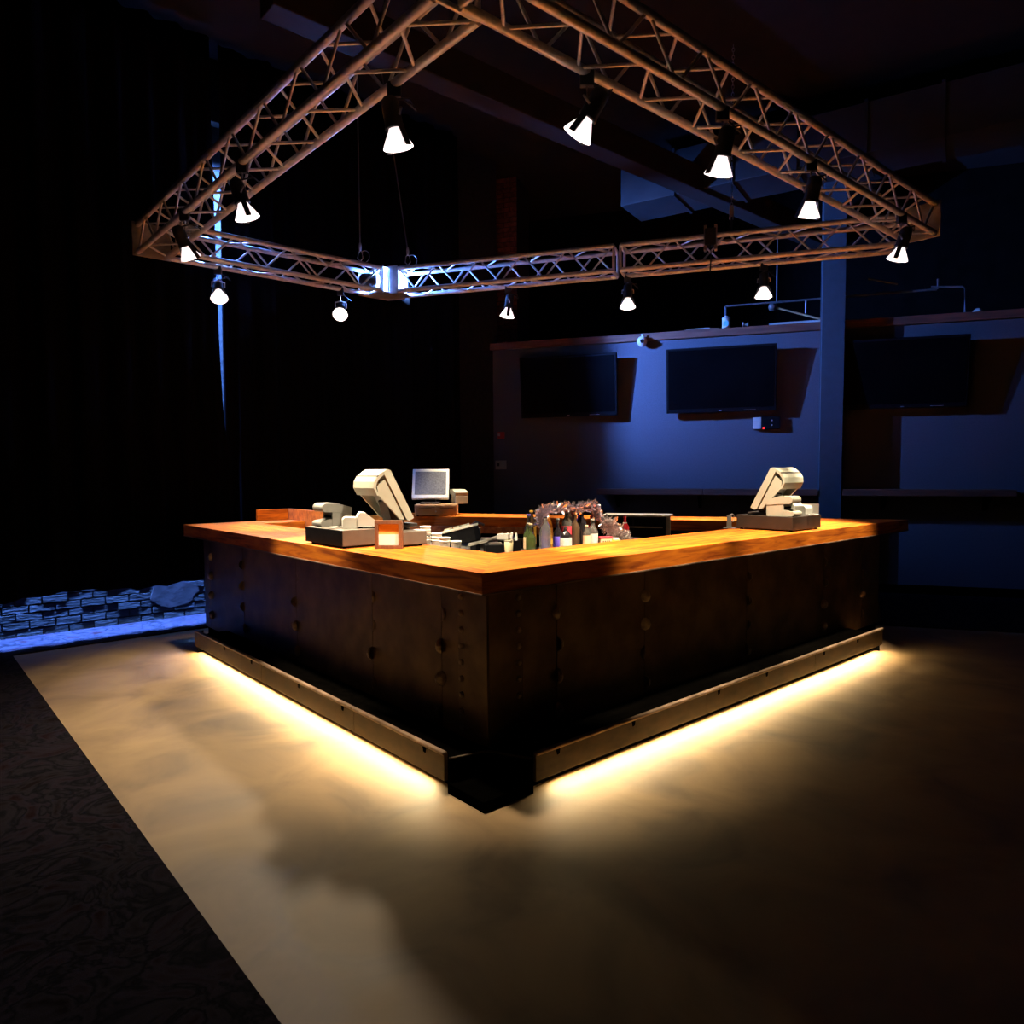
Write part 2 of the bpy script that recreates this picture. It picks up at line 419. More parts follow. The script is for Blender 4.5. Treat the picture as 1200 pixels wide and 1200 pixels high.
# ------------------------------------------------------------------ small things on the television wall
sw = thing('light_switch', 'pale light switch plate on the dark end of the television wall', 'switch', Ww(-5.68, 0, 1.64), RW)
MB().box(-0.085, -0.012, -0.065, 0.085, 0, 0.065).build('plate', M_cream, sw, bevel=0.004)
MB().box(-0.06, -0.02, -0.02, -0.02, -0.011, 0.025).build('toggle', M_tilldark, sw, bevel=0.002)
al = thing('alarm_call_point', 'small red and white call point above the switch plate', 'alarm', Ww(-5.67, 0, 2.07), RW)
MB().box(-0.05, -0.03, -0.05, 0.05, 0, 0.05).build('case', mat('red_plastic', (0.30, 0.01, 0.01), (0.36, 0.015, 0.015), rough=0.4), al, bevel=0.006)
MB().box(-0.045, -0.036, -0.01, -0.012, -0.029, 0.025).build('white_button', M_white, al)
cb = thing('control_box', 'small control box with a red indicator under the middle television', 'control box', Ww(-2.03, 0, 2.15), RW)
MB().box(-0.16, -0.07, -0.075, -0.06, 0, 0.075).build('lit_side', M_white, cb, bevel=0.006)  # white part stands for the blue light on the box's left side
MB().box(-0.055, -0.085, -0.08, 0.17, 0, 0.08).build('black_case', M_tv, cb, bevel=0.006)
MB().cyl((-0.03, -0.088, -0.065), (-0.03, -0.084, -0.065), 0.012, n=10).build('indicator', mat('red_led', (0.8, 0.02, 0.02), emit=(1, 0.03, 0.03), es=3), cb)
for zz in (0.03, -0.03):
    MB().cyl((0.07, -0.088, zz), (0.07, -0.08, zz), 0.009, n=8).build('screw', M_logo, cb)
dc = thing('dome_camera', 'white ball camera with a dark eye on the top beam', 'camera', Ww(-3.62, 0.05, 3.28), RW)
MB().lathe([(0.0, -0.07), (0.04, -0.06), (0.063, -0.03), (0.07, 0), (0.063, 0.03), (0.04, 0.06), (0.0, 0.07)], 18, Matrix.Translation((0, -0.06, 0))).build('ball', M_white, dc)
MB().cyl((0.012, -0.14, -0.006), (0.010, -0.10, -0.004), 0.026, n=14).build('lens', M_tv, dc)
MB().cyl((0, -0.06, 0.06), (0, -0.06, 0.10), 0.012, n=8).build('stem', M_white, dc)
cn = thing('paint_can', 'pale blue lit can standing on the top beam left of the steel column', 'can', Ww(-2.54, -0.02, 3.40), RW)
MB().lathe([(0.0, 0), (0.052, 0), (0.052, 0.14), (0.046, 0.15), (0.0, 0.15)], 18).build('body', M_white, cn)
MB().lathe([(0.054, 0.128), (0.056, 0.134), (0.054, 0.14)], 18).build('rim', M_stain, cn)
MB().box(-0.03, -0.056, 0.03, 0.03, -0.048, 0.09).build('paper_label', mat('teal_label', (0.12, 0.35, 0.4), rough=0.7), cn)
MB().cyl((0, 0, 0.15), (0, 0, 0.165), 0.02, n=10).build('spout', M_stain, cn)
tb = thing('lamp_tube', 'pale lamp tube lying along the top beam beside the steel column', 'tube', Ww(-1.68, -0.03, 3.40), RW)
MB().cyl((-0.29, 0, 0.022), (0.27, 0, 0.022), 0.018, n=12).build('glass_tube', M_white, tb)
MB().cyl((-0.33, 0, 0.022), (-0.29, 0, 0.022), 0.02, n=12).build('end_cap', M_logo, tb)
MB().cyl((0.27, 0, 0.022), (0.31, 0, 0.022), 0.02, n=12).build('end_cap', M_logo, tb)
pl = thing('plank_offcut', 'thin pale board lying on the top beam beside the can', 'board', Ww(-2.85, -0.04, 3.40), RW)
MB().box(-0.22, -0.05, 0.0, 0.22, 0.05, 0.018).build('board', M_beam, pl)
MB().box(-0.2, -0.03, 0.018, 0.1, 0.03, 0.03).build('batten', M_cream, pl)
kb = thing('cable_reel', 'small grey reel of cable on the top beam beside the can', 'reel', Ww(-2.30, -0.03, 3.40), RW)
MB().cyl((-0.03, 0, 0.035), (0.03, 0, 0.035), 0.02, n=12).build('core', M_grey, kb)
MB().cyl((-0.035, 0, 0.035), (-0.028, 0, 0.035), 0.035, n=14).build('cheek', M_white, kb)
MB().cyl((0.028, 0, 0.035), (0.035, 0, 0.035), 0.035, n=14).build('cheek', M_white, kb)

# pipework above the television wall
pw = thing('sprinkler_pipe', 'thin sprinkler pipe crossing above the television wall beside the steel column', 'pipe', Ww(-1.9, -0.05, 3.40), RW)
MB().tube([(-0.65, 0, 0.30), (1.8, 0, 0.315)], 0.014).build('pipe_run', M_pipe, pw)
MB().cyl((-0.65, 0, 0.0), (-0.65, 0, 0.30), 0.012).build('riser', M_pipe, pw)
MB().cyl((-0.02, 0, 0.30), (-0.02, 0, 1.1), 0.006).build('drop_rod', M_cable, pw)
MB().cyl((0.33, 0, 0.13), (0.33, 0, 0.31), 0.009).build('drop_rod', M_cable, pw)
MB().lathe([(0, -0.05), (0.04, -0.04), (0.055, 0), (0.04, 0.04), (0, 0.05)], 12, Matrix.Translation((-0.07, -0.03, 0.24))).build('junction', M_pipe, pw)
MB().tube([(-0.05, -0.03, 0.235), (0.55, -0.03, 0.03)], 0.012).build('stay', mat('yellowed_pipe', (0.32, 0.27, 0.12), (0.4, 0.34, 0.18), rough=0.5), pw)
p2 = thing('conduit', 'angled conduit with a small lamp above the right television', 'pipe', Ww(0.2, -0.05, 3.40), RW)
MB().tube([(-0.35, 0.05, 0.36), (-0.03, 0.02, 0.33), (0.0, 0, 0.30), (0.0, 0, 0.01)], 0.012).build('conduit_run', M_pipe, p2)
MB().cyl((-0.28, 0.05, 0.33), (-0.28, 0.05, 0.45), 0.012).build('riser', M_pipe, p2)
MB().lathe([(0, 0), (0.05, 0.0), (0.06, 0.02), (0.03, 0.05), (0, 0.05)], 12, Matrix.Translation((0.14, 0, 0.0))).build('lamp_head', M_white, p2)
MB().tube([(-1.05, 0.06, 0.52), (-0.72, 0.03, 0.42)], 0.01).build('stay', MATS['yellowed_pipe'], p2)

# ------------------------------------------------------------------ the bar: steel body
U_END = 4.92
body = thing('riveted_bar', 'dark riveted steel bar body under the wooden worktop', 'bar', N0, A)
car = MB()
car.prism([(0.17, 0.17), (4.90, 0.17), (2.50, 4.28), (2.12, 4.28), (4.05, 0.55), (0.55, 0.55), (0.55, 3.99), (0.95, 3.99), (0.95, 4.36), (0.17, 4.36)], 0.0, 0.968)
car.build('carcass', M_black, body)
# steel panels with seams under each rivet row
VS = [0.155, 0.55, 1.285, 2.375, 3.40, 4.23, 4.38]
US = [0.155, 0.648, 1.413, 2.595, 3.795, 4.54, U_END]
g = 0.0015
for a, b in zip(VS, VS[1:]):
    MB().box(0.155, a + g, 0.10, 0.168, b - g, 0.968).build('steel_panel', M_steel, body, bevel=0.0015)
for a, b in zip(US, US[1:]):
    MB().box(a + g, 0.155, 0.10, b - g, 0.168, 0.968).build('steel_panel', M_steel, body, bevel=0.0015)
# end panels
e0, e1 = Vector((U_END, 0.155, 0)), Vector((2.55, 4.30, 0))
dv = (e1 - e0).normalized(); nn = Vector((dv.y, -dv.x, 0)) * 0.012
for i in range(4):
    p, q = e0.lerp(e1, i/4 + .001), e0.lerp(e1, (i+1)/4 - .001)
    MB().prism([p[:2], (p+nn)[:2], (q+nn)[:2], q[:2]], 0.1, 0.968).build('steel_panel', M_steel, body)
MB().prism([(-0.02, 0.10), (0.10, 0.10), (0.0, 0.30), (-0.02, 0.36)], 0.156, 0.40, axis='y').build('end_gusset', M_steel, body, loc=(U_END, 0, 0))
# corner angle plates
MB().box(0.143, 0.143, 0.118, 0.1545, 0.385, 0.968).build('corner_plate', M_steel, body, bevel=0.004)
MB().prism([(0.155, 0.968), (0.155, 0.118), (0.27, 0.16), (0.385, 0.30), (0.385, 0.968)], 0.143, 0.1545, axis='y').build('corner_plate', M_steel, body, bevel=0.003)
# big rivets with eight facets, small rivets on the corner plates
rv = MB().lathe([(0.040, 0), (0.041, 0.006), (0.038, 0.016), (0.030, 0.026), (0.017, 0.033), (0, 0.035)], 9, smooth=False)
rme = rv.mesh('rivet'); rme.materials.append(M_rivet)
rs = MB().lathe([(0.017, 0), (0.017, 0.006), (0.011, 0.014), (0, 0.016)], 8, smooth=False)
sme = rs.mesh('small_rivet'); sme.materials.append(M_rivet)
for v in (0.55, 1.285, 2.375, 3.40, 4.18):
    for z in (0.775, 0.60, 0.42, 0.235):
        put('rivet', rme, None, body, (0.155, v, z), (0, -PI/2, random.uniform(0, 6)))
for u in (0.648, 1.413, 2.595, 3.795, 4.54):
    for z in (0.775, 0.60, 0.42, 0.235):
        put('rivet', rme, None, body, (u, 0.155, z), (PI/2, 0, random.uniform(0, 6)))
for i in range(9):
    z = 0.205 + 0.0865 * i
    put('small_rivet', sme, None, body, (0.143, 0.353, z), (0, -PI/2, 0))
    if z > 0.3: put('small_rivet', sme, None, body, (0.353, 0.143, z), (PI/2, 0, 0))
# black corner block at the floor, in line with the foot rails
MB().prism([(-0.115, -0.142), (0.192, -0.142), (0.192, 0.155), (0.155, 0.155), (0.155, 0.192), (-0.115, 0.135)], 0.0, 0.05).build('corner_block', M_black, body)

# ------------------------------------------------------------------ foot rails with light tape underneath
def foot_rail(label, along_v, a0, a1, face, split):
    # local frame: x along the rail, y towards the bar
    if along_v:
        t = thing('foot_rail', label, 'foot rail', Bw(face, 0, 0), A + PI/2)
        sy = -1
    else:
        t = thing('foot_rail', label, 'foot rail', Bw(0, face, 0), A)
        sy = 1
    def bx(mb, x0, y0, z0, x1, y1, z1):
        ya, yb = sorted((sy*y0, sy*y1)); mb.box(x0, ya, z0, x1, yb, z1); return mb
    depth = 0.150 - face
    cuts = [a0] + split + [a1]
    for p, q in zip(cuts, cuts[1:]):
        mb = MB(); bx(mb, p + .0012, 0, 0.060, q - .0012, 0.022, 0.192)
        mb.build('rail_face', M_rail, t, bevel=0.003)
        mb = MB(); bx(mb, p + .0008, -0.008, 0.186, q - .0008, 0.020, 0.204)
        mb.build('rail_lip', M_lip, t, bevel=0.007, seg=3)
        for k in range(max(1, int((q - p) / 0.55))):
            x = p + 0.18 + 0.55 * k + random.uniform(-.05, .05)
            if x < q - .08:
                mb = MB(); mb.prism([(x-.013, 0.182), (x+.013, 0.182), (x+.009, 0.159), (x-.007, 0.156)], *sorted((sy*-0.0035, sy*0.004)), axis='y')
                mb.build('bolt_notch', M_black, t)
    mb = MB(); bx(mb, a0, 0.022, 0.128, a1, depth, 0.150); mb.build('foot_plate', M_black, t)
    mb = MB(); bx(mb, a0, 0.075, 0.0, a1, 0.095, 0.128); mb.build('kick_board', M_black, t)
    # light tape: leans outwards under the face
    for p, q in ((a1 - .006, a1),):
        mb = MB(); bx(mb, p, 0.0222, 0.0, q, 0.074, 0.185); mb.build('end_cap', M_black, t)
    y0 = sy*0.060
    mb = MB(); mb.add([(a0+.15, y0, 0.070), (a1-.02, y0, 0.070), (a1-.02, y0, 0.0605), (a0+.15, y0, 0.0605)], [(0, 1, 2, 3) if sy < 0 else (0, 3, 2, 1)])
    mb.build('led_tape', M_led, t)
    mb = MB(); bx(mb, a0, 0.0605, 0.050, a1, 0.068, 0.09); mb.build('tape_channel', M_black, t)
    return t
foot_rail('brown steel foot rail along the left bar front above glowing floor', True, 0.14, 3.80, -0.130, [1.02, 2.35])
foot_rail('brown steel foot rail along the right bar front above glowing floor', False, 0.192, 4.23, -0.158, [1.62, 3.02])
# curved front edge of the foot plate at the open corner
ce = MB().tube([(-0.10, 0.14, 0.166), (0.0, 0.125, 0.160), (0.075, 0.115, 0.157), (0.11, 0.10, 0.157), (0.135, 0.06, 0.157), (0.16, -0.03, 0.160), (0.192, -0.125, 0.166)], 0.006, 6)
ce.build('corner_lip', M_rail, body)
MB().prism([(-0.10, 0.14), (0.0, 0.125), (0.075, 0.115), (0.11, 0.10), (0.135, 0.06), (0.16, -0.03), (0.192, -0.125), (0.192, 0.14), (0.14, 0.14), (0.14, 0.192), (-0.1, 0.192)], 0.135, 0.155).build('corner_plate', M_black, body)

# ------------------------------------------------------------------ worktop of boards
top = thing('worktop', 'orange varnished plank worktop running around the bar', 'worktop', N0, A)
ZT, ZB = 1.07, 0.97
def slab(o0, o1, i0, i1, nb, zt=ZT, zb=ZB):
    o0, o1, i0, i1 = [Vector((*p, 0)) for p in (o0, o1, i0, i1)]
    ang = math.atan2((o1 - o0).y, (o1 - o0).x)
    R = Matrix.Rotation(-ang, 3, 'Z')
    for k in range(nb):
        t0, t1 = k / nb + .0015, (k + 1) / nb - .0015
        poly = [o0.lerp(i0, t0), o1.lerp(i1, t0), o1.lerp(i1, t1), o0.lerp(i0, t1)]
        c = poly[0]
        loc = [(R @ (p - c)) for p in poly]
        b = MB().prism([(p.x, p.y) for p in loc], zb, zt)
        b.build('plank', M_wood, top, loc=c, rot=(0, 0, ang), bevel=0.004)
MI = (2.19, 4.0); RI = (4.198, 0.585); NI = (0.585, 0.585); LI = (0.585, 4.0)
slab((0, 0), (5.18, 0), NI, RI, 5)
slab((0, 4.44), (0, 0), LI, NI, 5)
slab((1.0, 4.44), (0, 4.44), (1.0, 4.0), LI, 4)
slab((5.18, 0), (2.57, 4.44), RI, MI, 5)
slab((2.57, 4.44), (1.95, 4.44), MI, (1.95, 4.0), 4)
for a, b in (((-0.003, 4.44), (-0.003, -0.003)), ((-0.003, -0.003), (5.18, -0.003))):
    a, b = Vector((*a, 0)), Vector((*b, 0)); d = (b - a).normalized(); n = Vector((-d.y, d.x, 0)) * 0.012
    MB().prism([a[:2], b[:2], (b + n)[:2], (a + n)[:2]], 0.962, 0.9695).build('edge_trim', M_lip, top)
# inner fascia boards
def fascia(p, q, z0, z1, m, nm='inner_fascia', th=0.02):
    p, q = Vector((*p, 0)), Vector((*q, 0)); d = (q - p).normalized(); n = Vector((-d.y, d.x, 0)) * th
    MB().prism([p[:2], q[:2], (q+n)[:2], (p+n)[:2]], z0, z1).build(nm, m, top)
fascia((4.17, 0.64), (2.20, 3.97), 0.90, 0.968, M_woodend)
fascia((2.15, 3.99), (1.96, 3.99), 0.90, 0.968, M_woodend)
# raised end boards beside the way in
up = thing('raised_end_board', 'low L shaped upstand of wooden boards at the far left worktop end', 'upstand', Bw(1.0, 4.42, 1.07), A)
MB().box(-0.32, -0.03, 0.0, 0.0, 0.0, 0.112).build('board', M_wood, up, bevel=0.003)
MB().box(0.004, -1.25, -0.10, 0.03, 0.0, 0.112).build('board', M_woodend, up, bevel=0.003)

# ------------------------------------------------------------------ truss
ZC = 3.53           # height of the lower chords
HC = 0.24           # chord spacing
def make_truss(label, p, q, xdir_plates=(True, True), phase=0.0, panel=0.50, group='aluminium truss above the bar'):
    p, q = Vector(p), Vector(q)
    d = q - p; L = d.length; ang = math.atan2(d.y, d.x)
    t = thing('truss_section', label, 'truss', (p.x, p.y, ZC), ang, group)
    h = HC / 2
    for y in (-h, h):
        for z in (0, HC):
            MB().cyl((0.0, y, z), (L, y, z), 0.024, n=12).build('chord', M_alu, t)
    n = max(1, round(L / panel)); s = L / n
    def br(a, b, me_cache={}):
        a, b = Vector(a), Vector(b)
        ln = round((b - a).length, 3)
        if ln not in me_cache:
            me = MB().cyl((0, 0, -ln/2), (0, 0, ln/2), 0.0095, n=7, caps=False).mesh('brace'); me.materials.append(M_alu); me_cache[ln] = me
        put('brace', me_cache[ln], None, t, (a + b) / 2, (b - a).to_track_quat('Z', 'Y'))
    for k in range(n):
        x0, x1, x2 = s*k + .012, s*(k + .5), s*(k + 1) - .012
        for y, fl in ((-h, 0), (h, 1)):
            lo, hi = (0, HC) if not fl else (HC, 0)
            lo, hi = (HC, 0)
            if fl: lo, hi = 0, HC
            br((x0, y, lo), (x1 - .012, y, hi)); br((x1 + .012, y, hi), (x2, y, lo))
        br((x0, -h, 0), (x1, h, 0)); br((x1, h, 0), (x2, -h, 0))
        br((x0, h, HC), (x1, -h, HC)); br((x1, -h, HC), (x2, h, HC))
    for on, x in zip(xdir_plates, (0.0, L)):
        if on:
            for y in (-h, h): MB().cyl((x, y, 0), (x, y, HC), 0.014, n=8).build('end_upright', M_alu, t)
            for z in (0, HC): MB().cyl((x, -h, z), (x, h, z), 0.014, n=8).build('end_crossbar', M_alu, t)
    return t
def u_mr(v, off=0.0): return 3.80 - 0.588 * (v - 1.789) + off
CV = 4.42                        # truss side over the far left
TL = -0.17                       # truss side over the left counter
TR = -0.215                      # truss side over the right counter
UM = u_mr(CV)
wdir = Vector((0.507, -0.862, 0))
def uvp(u, v): return Bw(u, v, 0)
Mc = uvp(UM, CV)
make_truss('truss side above the left counter, passing over the viewer', uvp(TL, TR + 0.15), uvp(TL, 4.50), (True, False))
make_truss('truss side above the right counter, running to the right corner plate', uvp(TR + 0.05, TR), uvp(4.64, TR), (True, False))
make_truss('short truss side from the left corner to the blue lit corner block', uvp(TL + 0.15, CV), uvp(UM - 0.17, CV), (True, True))
m0 = uvp(UM + 0.507 * 0.17, CV - 0.862 * 0.17)
m1 = uvp(u_mr(2.22), 2.22)
m2 = uvp(u_mr(2.16), 2.16)
m3 = uvp(u_mr(-0.02), -0.02)
make_truss('truss length right of the blue lit corner block, ending at the bolted joint', m0, m1, (True, True))
make_truss('truss length from the bolted joint to the right corner', m2, m3, (True, True))
# corner plates
def corner_plate(label, loc, rz, w2=0.16):
    t = thing('corner_plate', label, 'plate', loc, rz)
    MB().box(-w2, -0.006, -0.03, w2, 0.006, HC + 0.03).build('plate', M_alu2, t, bevel=0.003)
    for x in (-w2 + .04, w2 - .04):
        for z in (0, HC): MB().cyl((x, -0.02, z), (x, 0.02, z), 0.018, n=8).build('bolt', M_alu, t)
    return t
corner_plate('end plate closing the truss at its far left corner', Bw(TL, 4.53, ZC), A)
corner_plate('end plate closing the truss at its right corner', Bw(4.67, TR, ZC), A + PI/2)
# corner block in the blue light
cbk = thing('truss_corner_block', 'bright blue lit corner block joining two truss sides above the bar', 'truss corner', Bw(UM, CV, ZC), A)
hh = 0.145
MB().box(-0.165, -0.150, -0.03, -0.155, -0.135, HC + .03).build('corner_post', M_alu, cbk)
def vplate(p, q, z0, z1, nm, m):
    p, q = Vector((*p, 0)), Vector((*q, 0)); d = (q - p).normalized(); n = Vector((-d.y, d.x, 0)) * 0.008
    return MB().prism([p[:2], q[:2], (q+n)[:2], (p+n)[:2]], z0, z1).build(nm, m, cbk, bevel=0.002)
# inner (viewer side) faces meet at the obtuse inner corner, rear faces block light to the left
inn = (-0.083, -0.145); ro = (0.083, 0.145)
vplate((-0.10, -0.145), inn, -0.03, HC + .03, 'side_plate', M_alu2)
vplate(inn, (inn[0] + 0.507*0.10, inn[1] - 0.862*0.10), -0.03, HC + .03, 'side_plate', M_alu2)
vplate(ro, (-0.30, 0.145), -0.03, HC + .03, 'rear_plate', M_alu2)
vplate((ro[0] + 0.507*0.215, ro[1] - 0.862*0.215), ro, -0.03, HC + .03, 'rear_plate', M_alu2)
for z in (-0.012, HC + .012):
    MB().prism([(-0.19, -0.145), inn, (inn[0]+.07, inn[1]-.12), (inn[0]+.31, inn[1]+.02), ro, (-0.19, 0.145)], z - .004, z + .004).build('web_plate', M_alu2, cbk)
for y in (-0.09, 0.09):
    for z in (0.05, HC - 0.05):
        MB().cyl((-0.17, y, z), (-0.15, y, z), 0.028, n=10).build('coupler', M_alu, cbk)
# blue wash light hanging inside the corner
bl = thing('blue_wash_light', 'round blue wash light fixed inside the truss beside the corner block', 'lamp', Bw(UM - 0.20, CV - 0.02, ZC + 0.11))
Rz = Matrix.Rotation(A - rad(10), 4, 'Z') @ Matrix.Rotation(PI/2, 4, 'Y')
MB().lathe([(0.0, -0.16), (0.05, -0.155), (0.07, -0.12), (0.075, -0.03), (0.082, -0.01), (0.082, 0.0), (0.072, 0.0)], 18, Rz).build('housing', M_can, bl)
MB().lathe([(0.078, -0.012), (0.088, -0.006), (0.088, 0.004), (0.074, 0.006)], 20, Rz).build('lens_ring', M_alu, bl)
MB().lathe([(0.0, -0.004), (0.072, -0.006)], 18, Rz).build('lens', mat('blue_face', (0.4, 0.6, 1), emit=(0.35, 0.55, 1), es=8), bl)
MB().box(-0.012, -0.012, 0.05, 0.012, 0.012, 0.13).build('clamp', M_alu, bl)
ld = bpy.data.lights.new('blue_light', 'POINT'); ld.energy = GLOW_W; ld.color = BLUE_COL; ld.shadow_soft_size = 0.03
lo = bpy.data.objects.new('blue_light', ld); COL.objects.link(lo); lo.parent = bl
lo.location = UX * 0.20 + VX * 0.0 + Vector((0, 0, 0.0))

# unseen floodlight added behind the corner for the wall; flap cuts its left
FLP = Vector((UM + 0.20, CV + 0.22))
fl = thing('added_floodlight', 'black floodlight with a barn door behind the blue lit corner block', 'lamp', Bw(FLP.x, FLP.y, ZC + 0.27))
def dr(deg): return Vector((math.cos(A + rad(deg)), math.sin(A + rad(deg)), 0))
FZ = -0.16
fm_ = Matrix.Translation((0, 0, FZ)) @ dr(-25).to_track_quat('Z', 'Y').to_matrix().to_4x4()
MB().lathe([(0.0, -0.13), (0.05, -0.125), (0.06, -0.10), (0.06, -0.02), (0.065, -0.012), (0.065, -0.004), (0.0, -0.006)], 16, fm_).build('housing', M_can, fl)
MB().lathe([(0.0, -0.003), (0.05, -0.003)], 16, fm_).build('lens', MATS['blue_face'], fl)
MB().tube([UX*-0.08 + VX*-0.09 + Vector((0, 0, -0.02)), (0, 0, 0.0), (0, 0, FZ + 0.09), dr(-25)*-0.05 + Vector((0, 0, FZ + 0.06))], 0.010, 6).build('yoke', M_can, fl)
p1 = dr(35) * 0.075 - dr(-25) * 0.02; p2 = dr(-13.0) * 0.20
dn = (p2 - p1).normalized(); dn = Vector((-dn.y, dn.x, 0)) * 0.004
MB().prism([p1[:2], p2[:2], (p2 + dn)[:2], (p1 + dn)[:2]], FZ - 0.14, FZ + 0.10).build('light_flap', M_black, fl)
ld = bpy.data.lights.new('blue_flood', 'SPOT'); ld.energy = BLUE_W; ld.color = BLUE_COL; ld.shadow_soft_size = 0.012
ld.spot_size = rad(76); ld.spot_blend = 1.0
lo = bpy.data.objects.new('blue_flood', ld); COL.objects.link(lo); lo.parent = fl
lo.location = Vector((0, 0, FZ)) + dr(-25) * 0.004
lo.rotation_mode = 'QUATERNION'; lo.rotation_quaternion = (dr(-15) + Vector((0, 0, -0.06))).to_track_quat('-Z', 'Y')

# ------------------------------------------------------------------ truss spotlights
def spotlight(label, u, v, aim, drop=0.30, watts=1.0, size=70, blend=0.7, tilt_can=True, col=WARM, z0=None):
    z0 = ZC - 0.024 if z0 is None else z0
    base = Bw(u, v, z0)
    t = thing('spotlight', label, 'lamp', base, 0.0, 'spotlights hanging from the truss')
    head = Vector((0, 0, -drop))
    d = (Vector(aim) - (base + head)).normalized()
    q = d.to_track_quat('Z', 'Y')
    MB().box(-0.035, -0.018, -0.045, 0.035, 0.018, 0.03).build('clamp', M_can, t, bevel=0.004)
    yk = MB()
    sx = q @ Vector((1, 0, 0)); sx.z = 0; sx = sx.normalized() if sx.length > .1 else Vector((1, 0, 0))
    yk.tube([Vector((0, 0, -0.04)), Vector((0, 0, -drop + 0.10)), sx*0.058 + Vector((0, 0, -drop + 0.085)), sx*0.058 + head - d*0.05], 0.007, 6)
    yk.tube([Vector((0, 0, -drop + 0.10)), -sx*0.058 + Vector((0, 0, -drop + 0.085)), -sx*0.058 + head - d*0.05], 0.007, 6)
    yk.build('yoke', M_alu2, t)
    mm = Matrix.Translation(head) @ q.to_matrix().to_4x4()
    MB().lathe([(0.0, -0.155), (0.026, -0.152), (0.042, -0.135), (0.046, -0.10), (0.046, -0.02), (0.050, -0.012), (0.050, 0.0), (0.03, 0.0)], 16, mm).build('can', M_can, t)
    MB().lathe([(0.030, -0.004), (0.036, 0.012), (0.058, 0.050), (0.074, 0.080), (0.078, 0.092)], 18, mm).build('bulb', M_bulb, t)
    MB().lathe([(0.0, 0.094), (0.05, 0.098), (0.077, 0.091)], 18, mm).build('bulb_face', M_lens, t)
    for k in (-1, 1):
        cl = MB().prism([(k*0.046, -0.01), (k*0.052, -0.01), (k*0.088, 0.10), (k*0.080, 0.10)], -0.016, 0.016, axis='y')
        cl.v = [tuple(mm @ Vector(p)) for p in cl.v]
        cl.build('lamp_clip', M_can, t)
    cbm = MB(); a = Vector((0.02, 0, -0.03)); b = head - d*0.14
    cbm.tube([a, a + Vector((0.09, 0.02, -0.07)), a*0.5 + b*0.5 + Vector((0.08, 0.02, 0)), b], 0.005, 6)
    cbm.build('lead', M_can, t)
    ld = bpy.data.lights.new('spot', 'SPOT'); ld.energy = SPOT_W * watts; ld.color = col
    ld.spot_size = rad(size); ld.spot_blend = blend; ld.shadow_soft_size = 0.075
    lo = bpy.data.objects.new('spot', ld); COL.objects.link(lo); lo.parent = t
    lo.location = head + d * 0.11
    lo.rotation_mode = 'QUATERNION'; lo.rotation_quaternion = d.to_track_quat('-Z', 'Y')
    return t
hb = HC / 2
def mrp(v): return u_mr(v) + hb * 0.862, v + hb * 0.507
NEAR = dict(drop=0.235, size=38, blend=0.5)
FAR = dict(drop=0.205, size=50, blend=0.7)
spotlight('spotlight on the left truss side, crossing in front of the blue gap top', TL - hb, 2.05, Bw(0.34, 1.85, 1.07), watts=1.2, **NEAR)
spotlight('spotlight at the far left corner of the truss', TL - hb, 3.20, Bw(0.9, 3.6, 1.07), watts=0.6, drop=0.235, size=44, blend=0.6)
spotlight('spotlight hanging low before the blue gap between the drapes', 0.42, CV + hb, Bw(0.1, 3.2, 1.0), watts=0.36, drop=0.205, size=70, blend=0.8)
spotlight('spotlight under the short truss, left of the blue corner block', 1.72, CV + hb, Bw(0.25, 2.4, 1.07), watts=0.4, drop=0.205, size=50, blend=0.7)
u_, v_ = mrp(3.24); spotlight('first spotlight right of the blue corner block', u_, v_, Bw(2.75, 3.5, 1.07), watts=0.6, **FAR)
u_, v_ = mrp(2.13); spotlight('spotlight hanging below the bolted truss joint', u_, v_, Bw(3.45, 2.0, 1.07), watts=0.6, **FAR)
u_, v_ = mrp(1.00); spotlight('spotlight hanging above the right counter till, left of the steel column', u_, v_, Bw(4.05, 0.9, 1.07), watts=0.7, **FAR)
spotlight('spotlight on the right truss side, next to the steel column top', 2.47, TR - hb, Bw(2.75, 0.30, 1.07), watts=0.95, **NEAR)
spotlight('spotlight at the right corner of the truss', 3.95, TR - hb, Bw(3.8, 0.26, 1.07), watts=1.0, **NEAR)
spotlight('spotlight on the right truss side above the chain hoist', 1.45, TR - hb, Bw(1.55, 0.30, 1.07), watts=1.0, **NEAR)
spotlight('spotlight on the right truss side nearest the viewer', 0.62, TR + hb, Bw(-0.12, 1.3, 0.95), watts=0.42, drop=0.20, size=60, blend=0.9)
spotlight('spotlight on the left truss side nearest the viewer', TL + hb, 0.62, Bw(0.5, 0.65, 1.0), watts=0.6, drop=0.20, size=56, blend=0.7)

# ------------------------------------------------------------------ rigging
def rope(label, foot, topz, lean):
    t = thing('wire_rope', label, 'cable', foot)
    MB().tube([(0, 0, 0.16), (lean[0], lean[1], topz - foot.z)], 0.006, 6).build('rope', M_cable, t)
    MB().lathe([(0, 0.10), (0.012, 0.11), (0.015, 0.15), (0.010, 0.19), (0, 0.19)], 10).build('thimble', M_logo, t)
    MB().tube([(0.0, 0, 0.0), (-0.028, 0, 0.03), (-0.02, 0, 0.09), (0, 0, 0.115), (0.02, 0, 0.09), (0.028, 0, 0.03), (0.0, 0, 0.0)], 0.006, 6).build('shackle', M_logo, t)
    MB().tube([(0.0, 0, 0.11)] + [(0.05 + 0.05*math.cos(a), 0, 0.05 + 0.06*math.sin(a)) for a in [2.2 - 0.45*i for i in range(9)]], 0.004, 5).build('safety_sling', M_cable, t)
    return t
rope('wire rope rising straight from the short truss beside the corner block', Bw(UM - 0.42, CV - hb, ZC + HC + 0.024), 6.0, (0.0, 0.0))
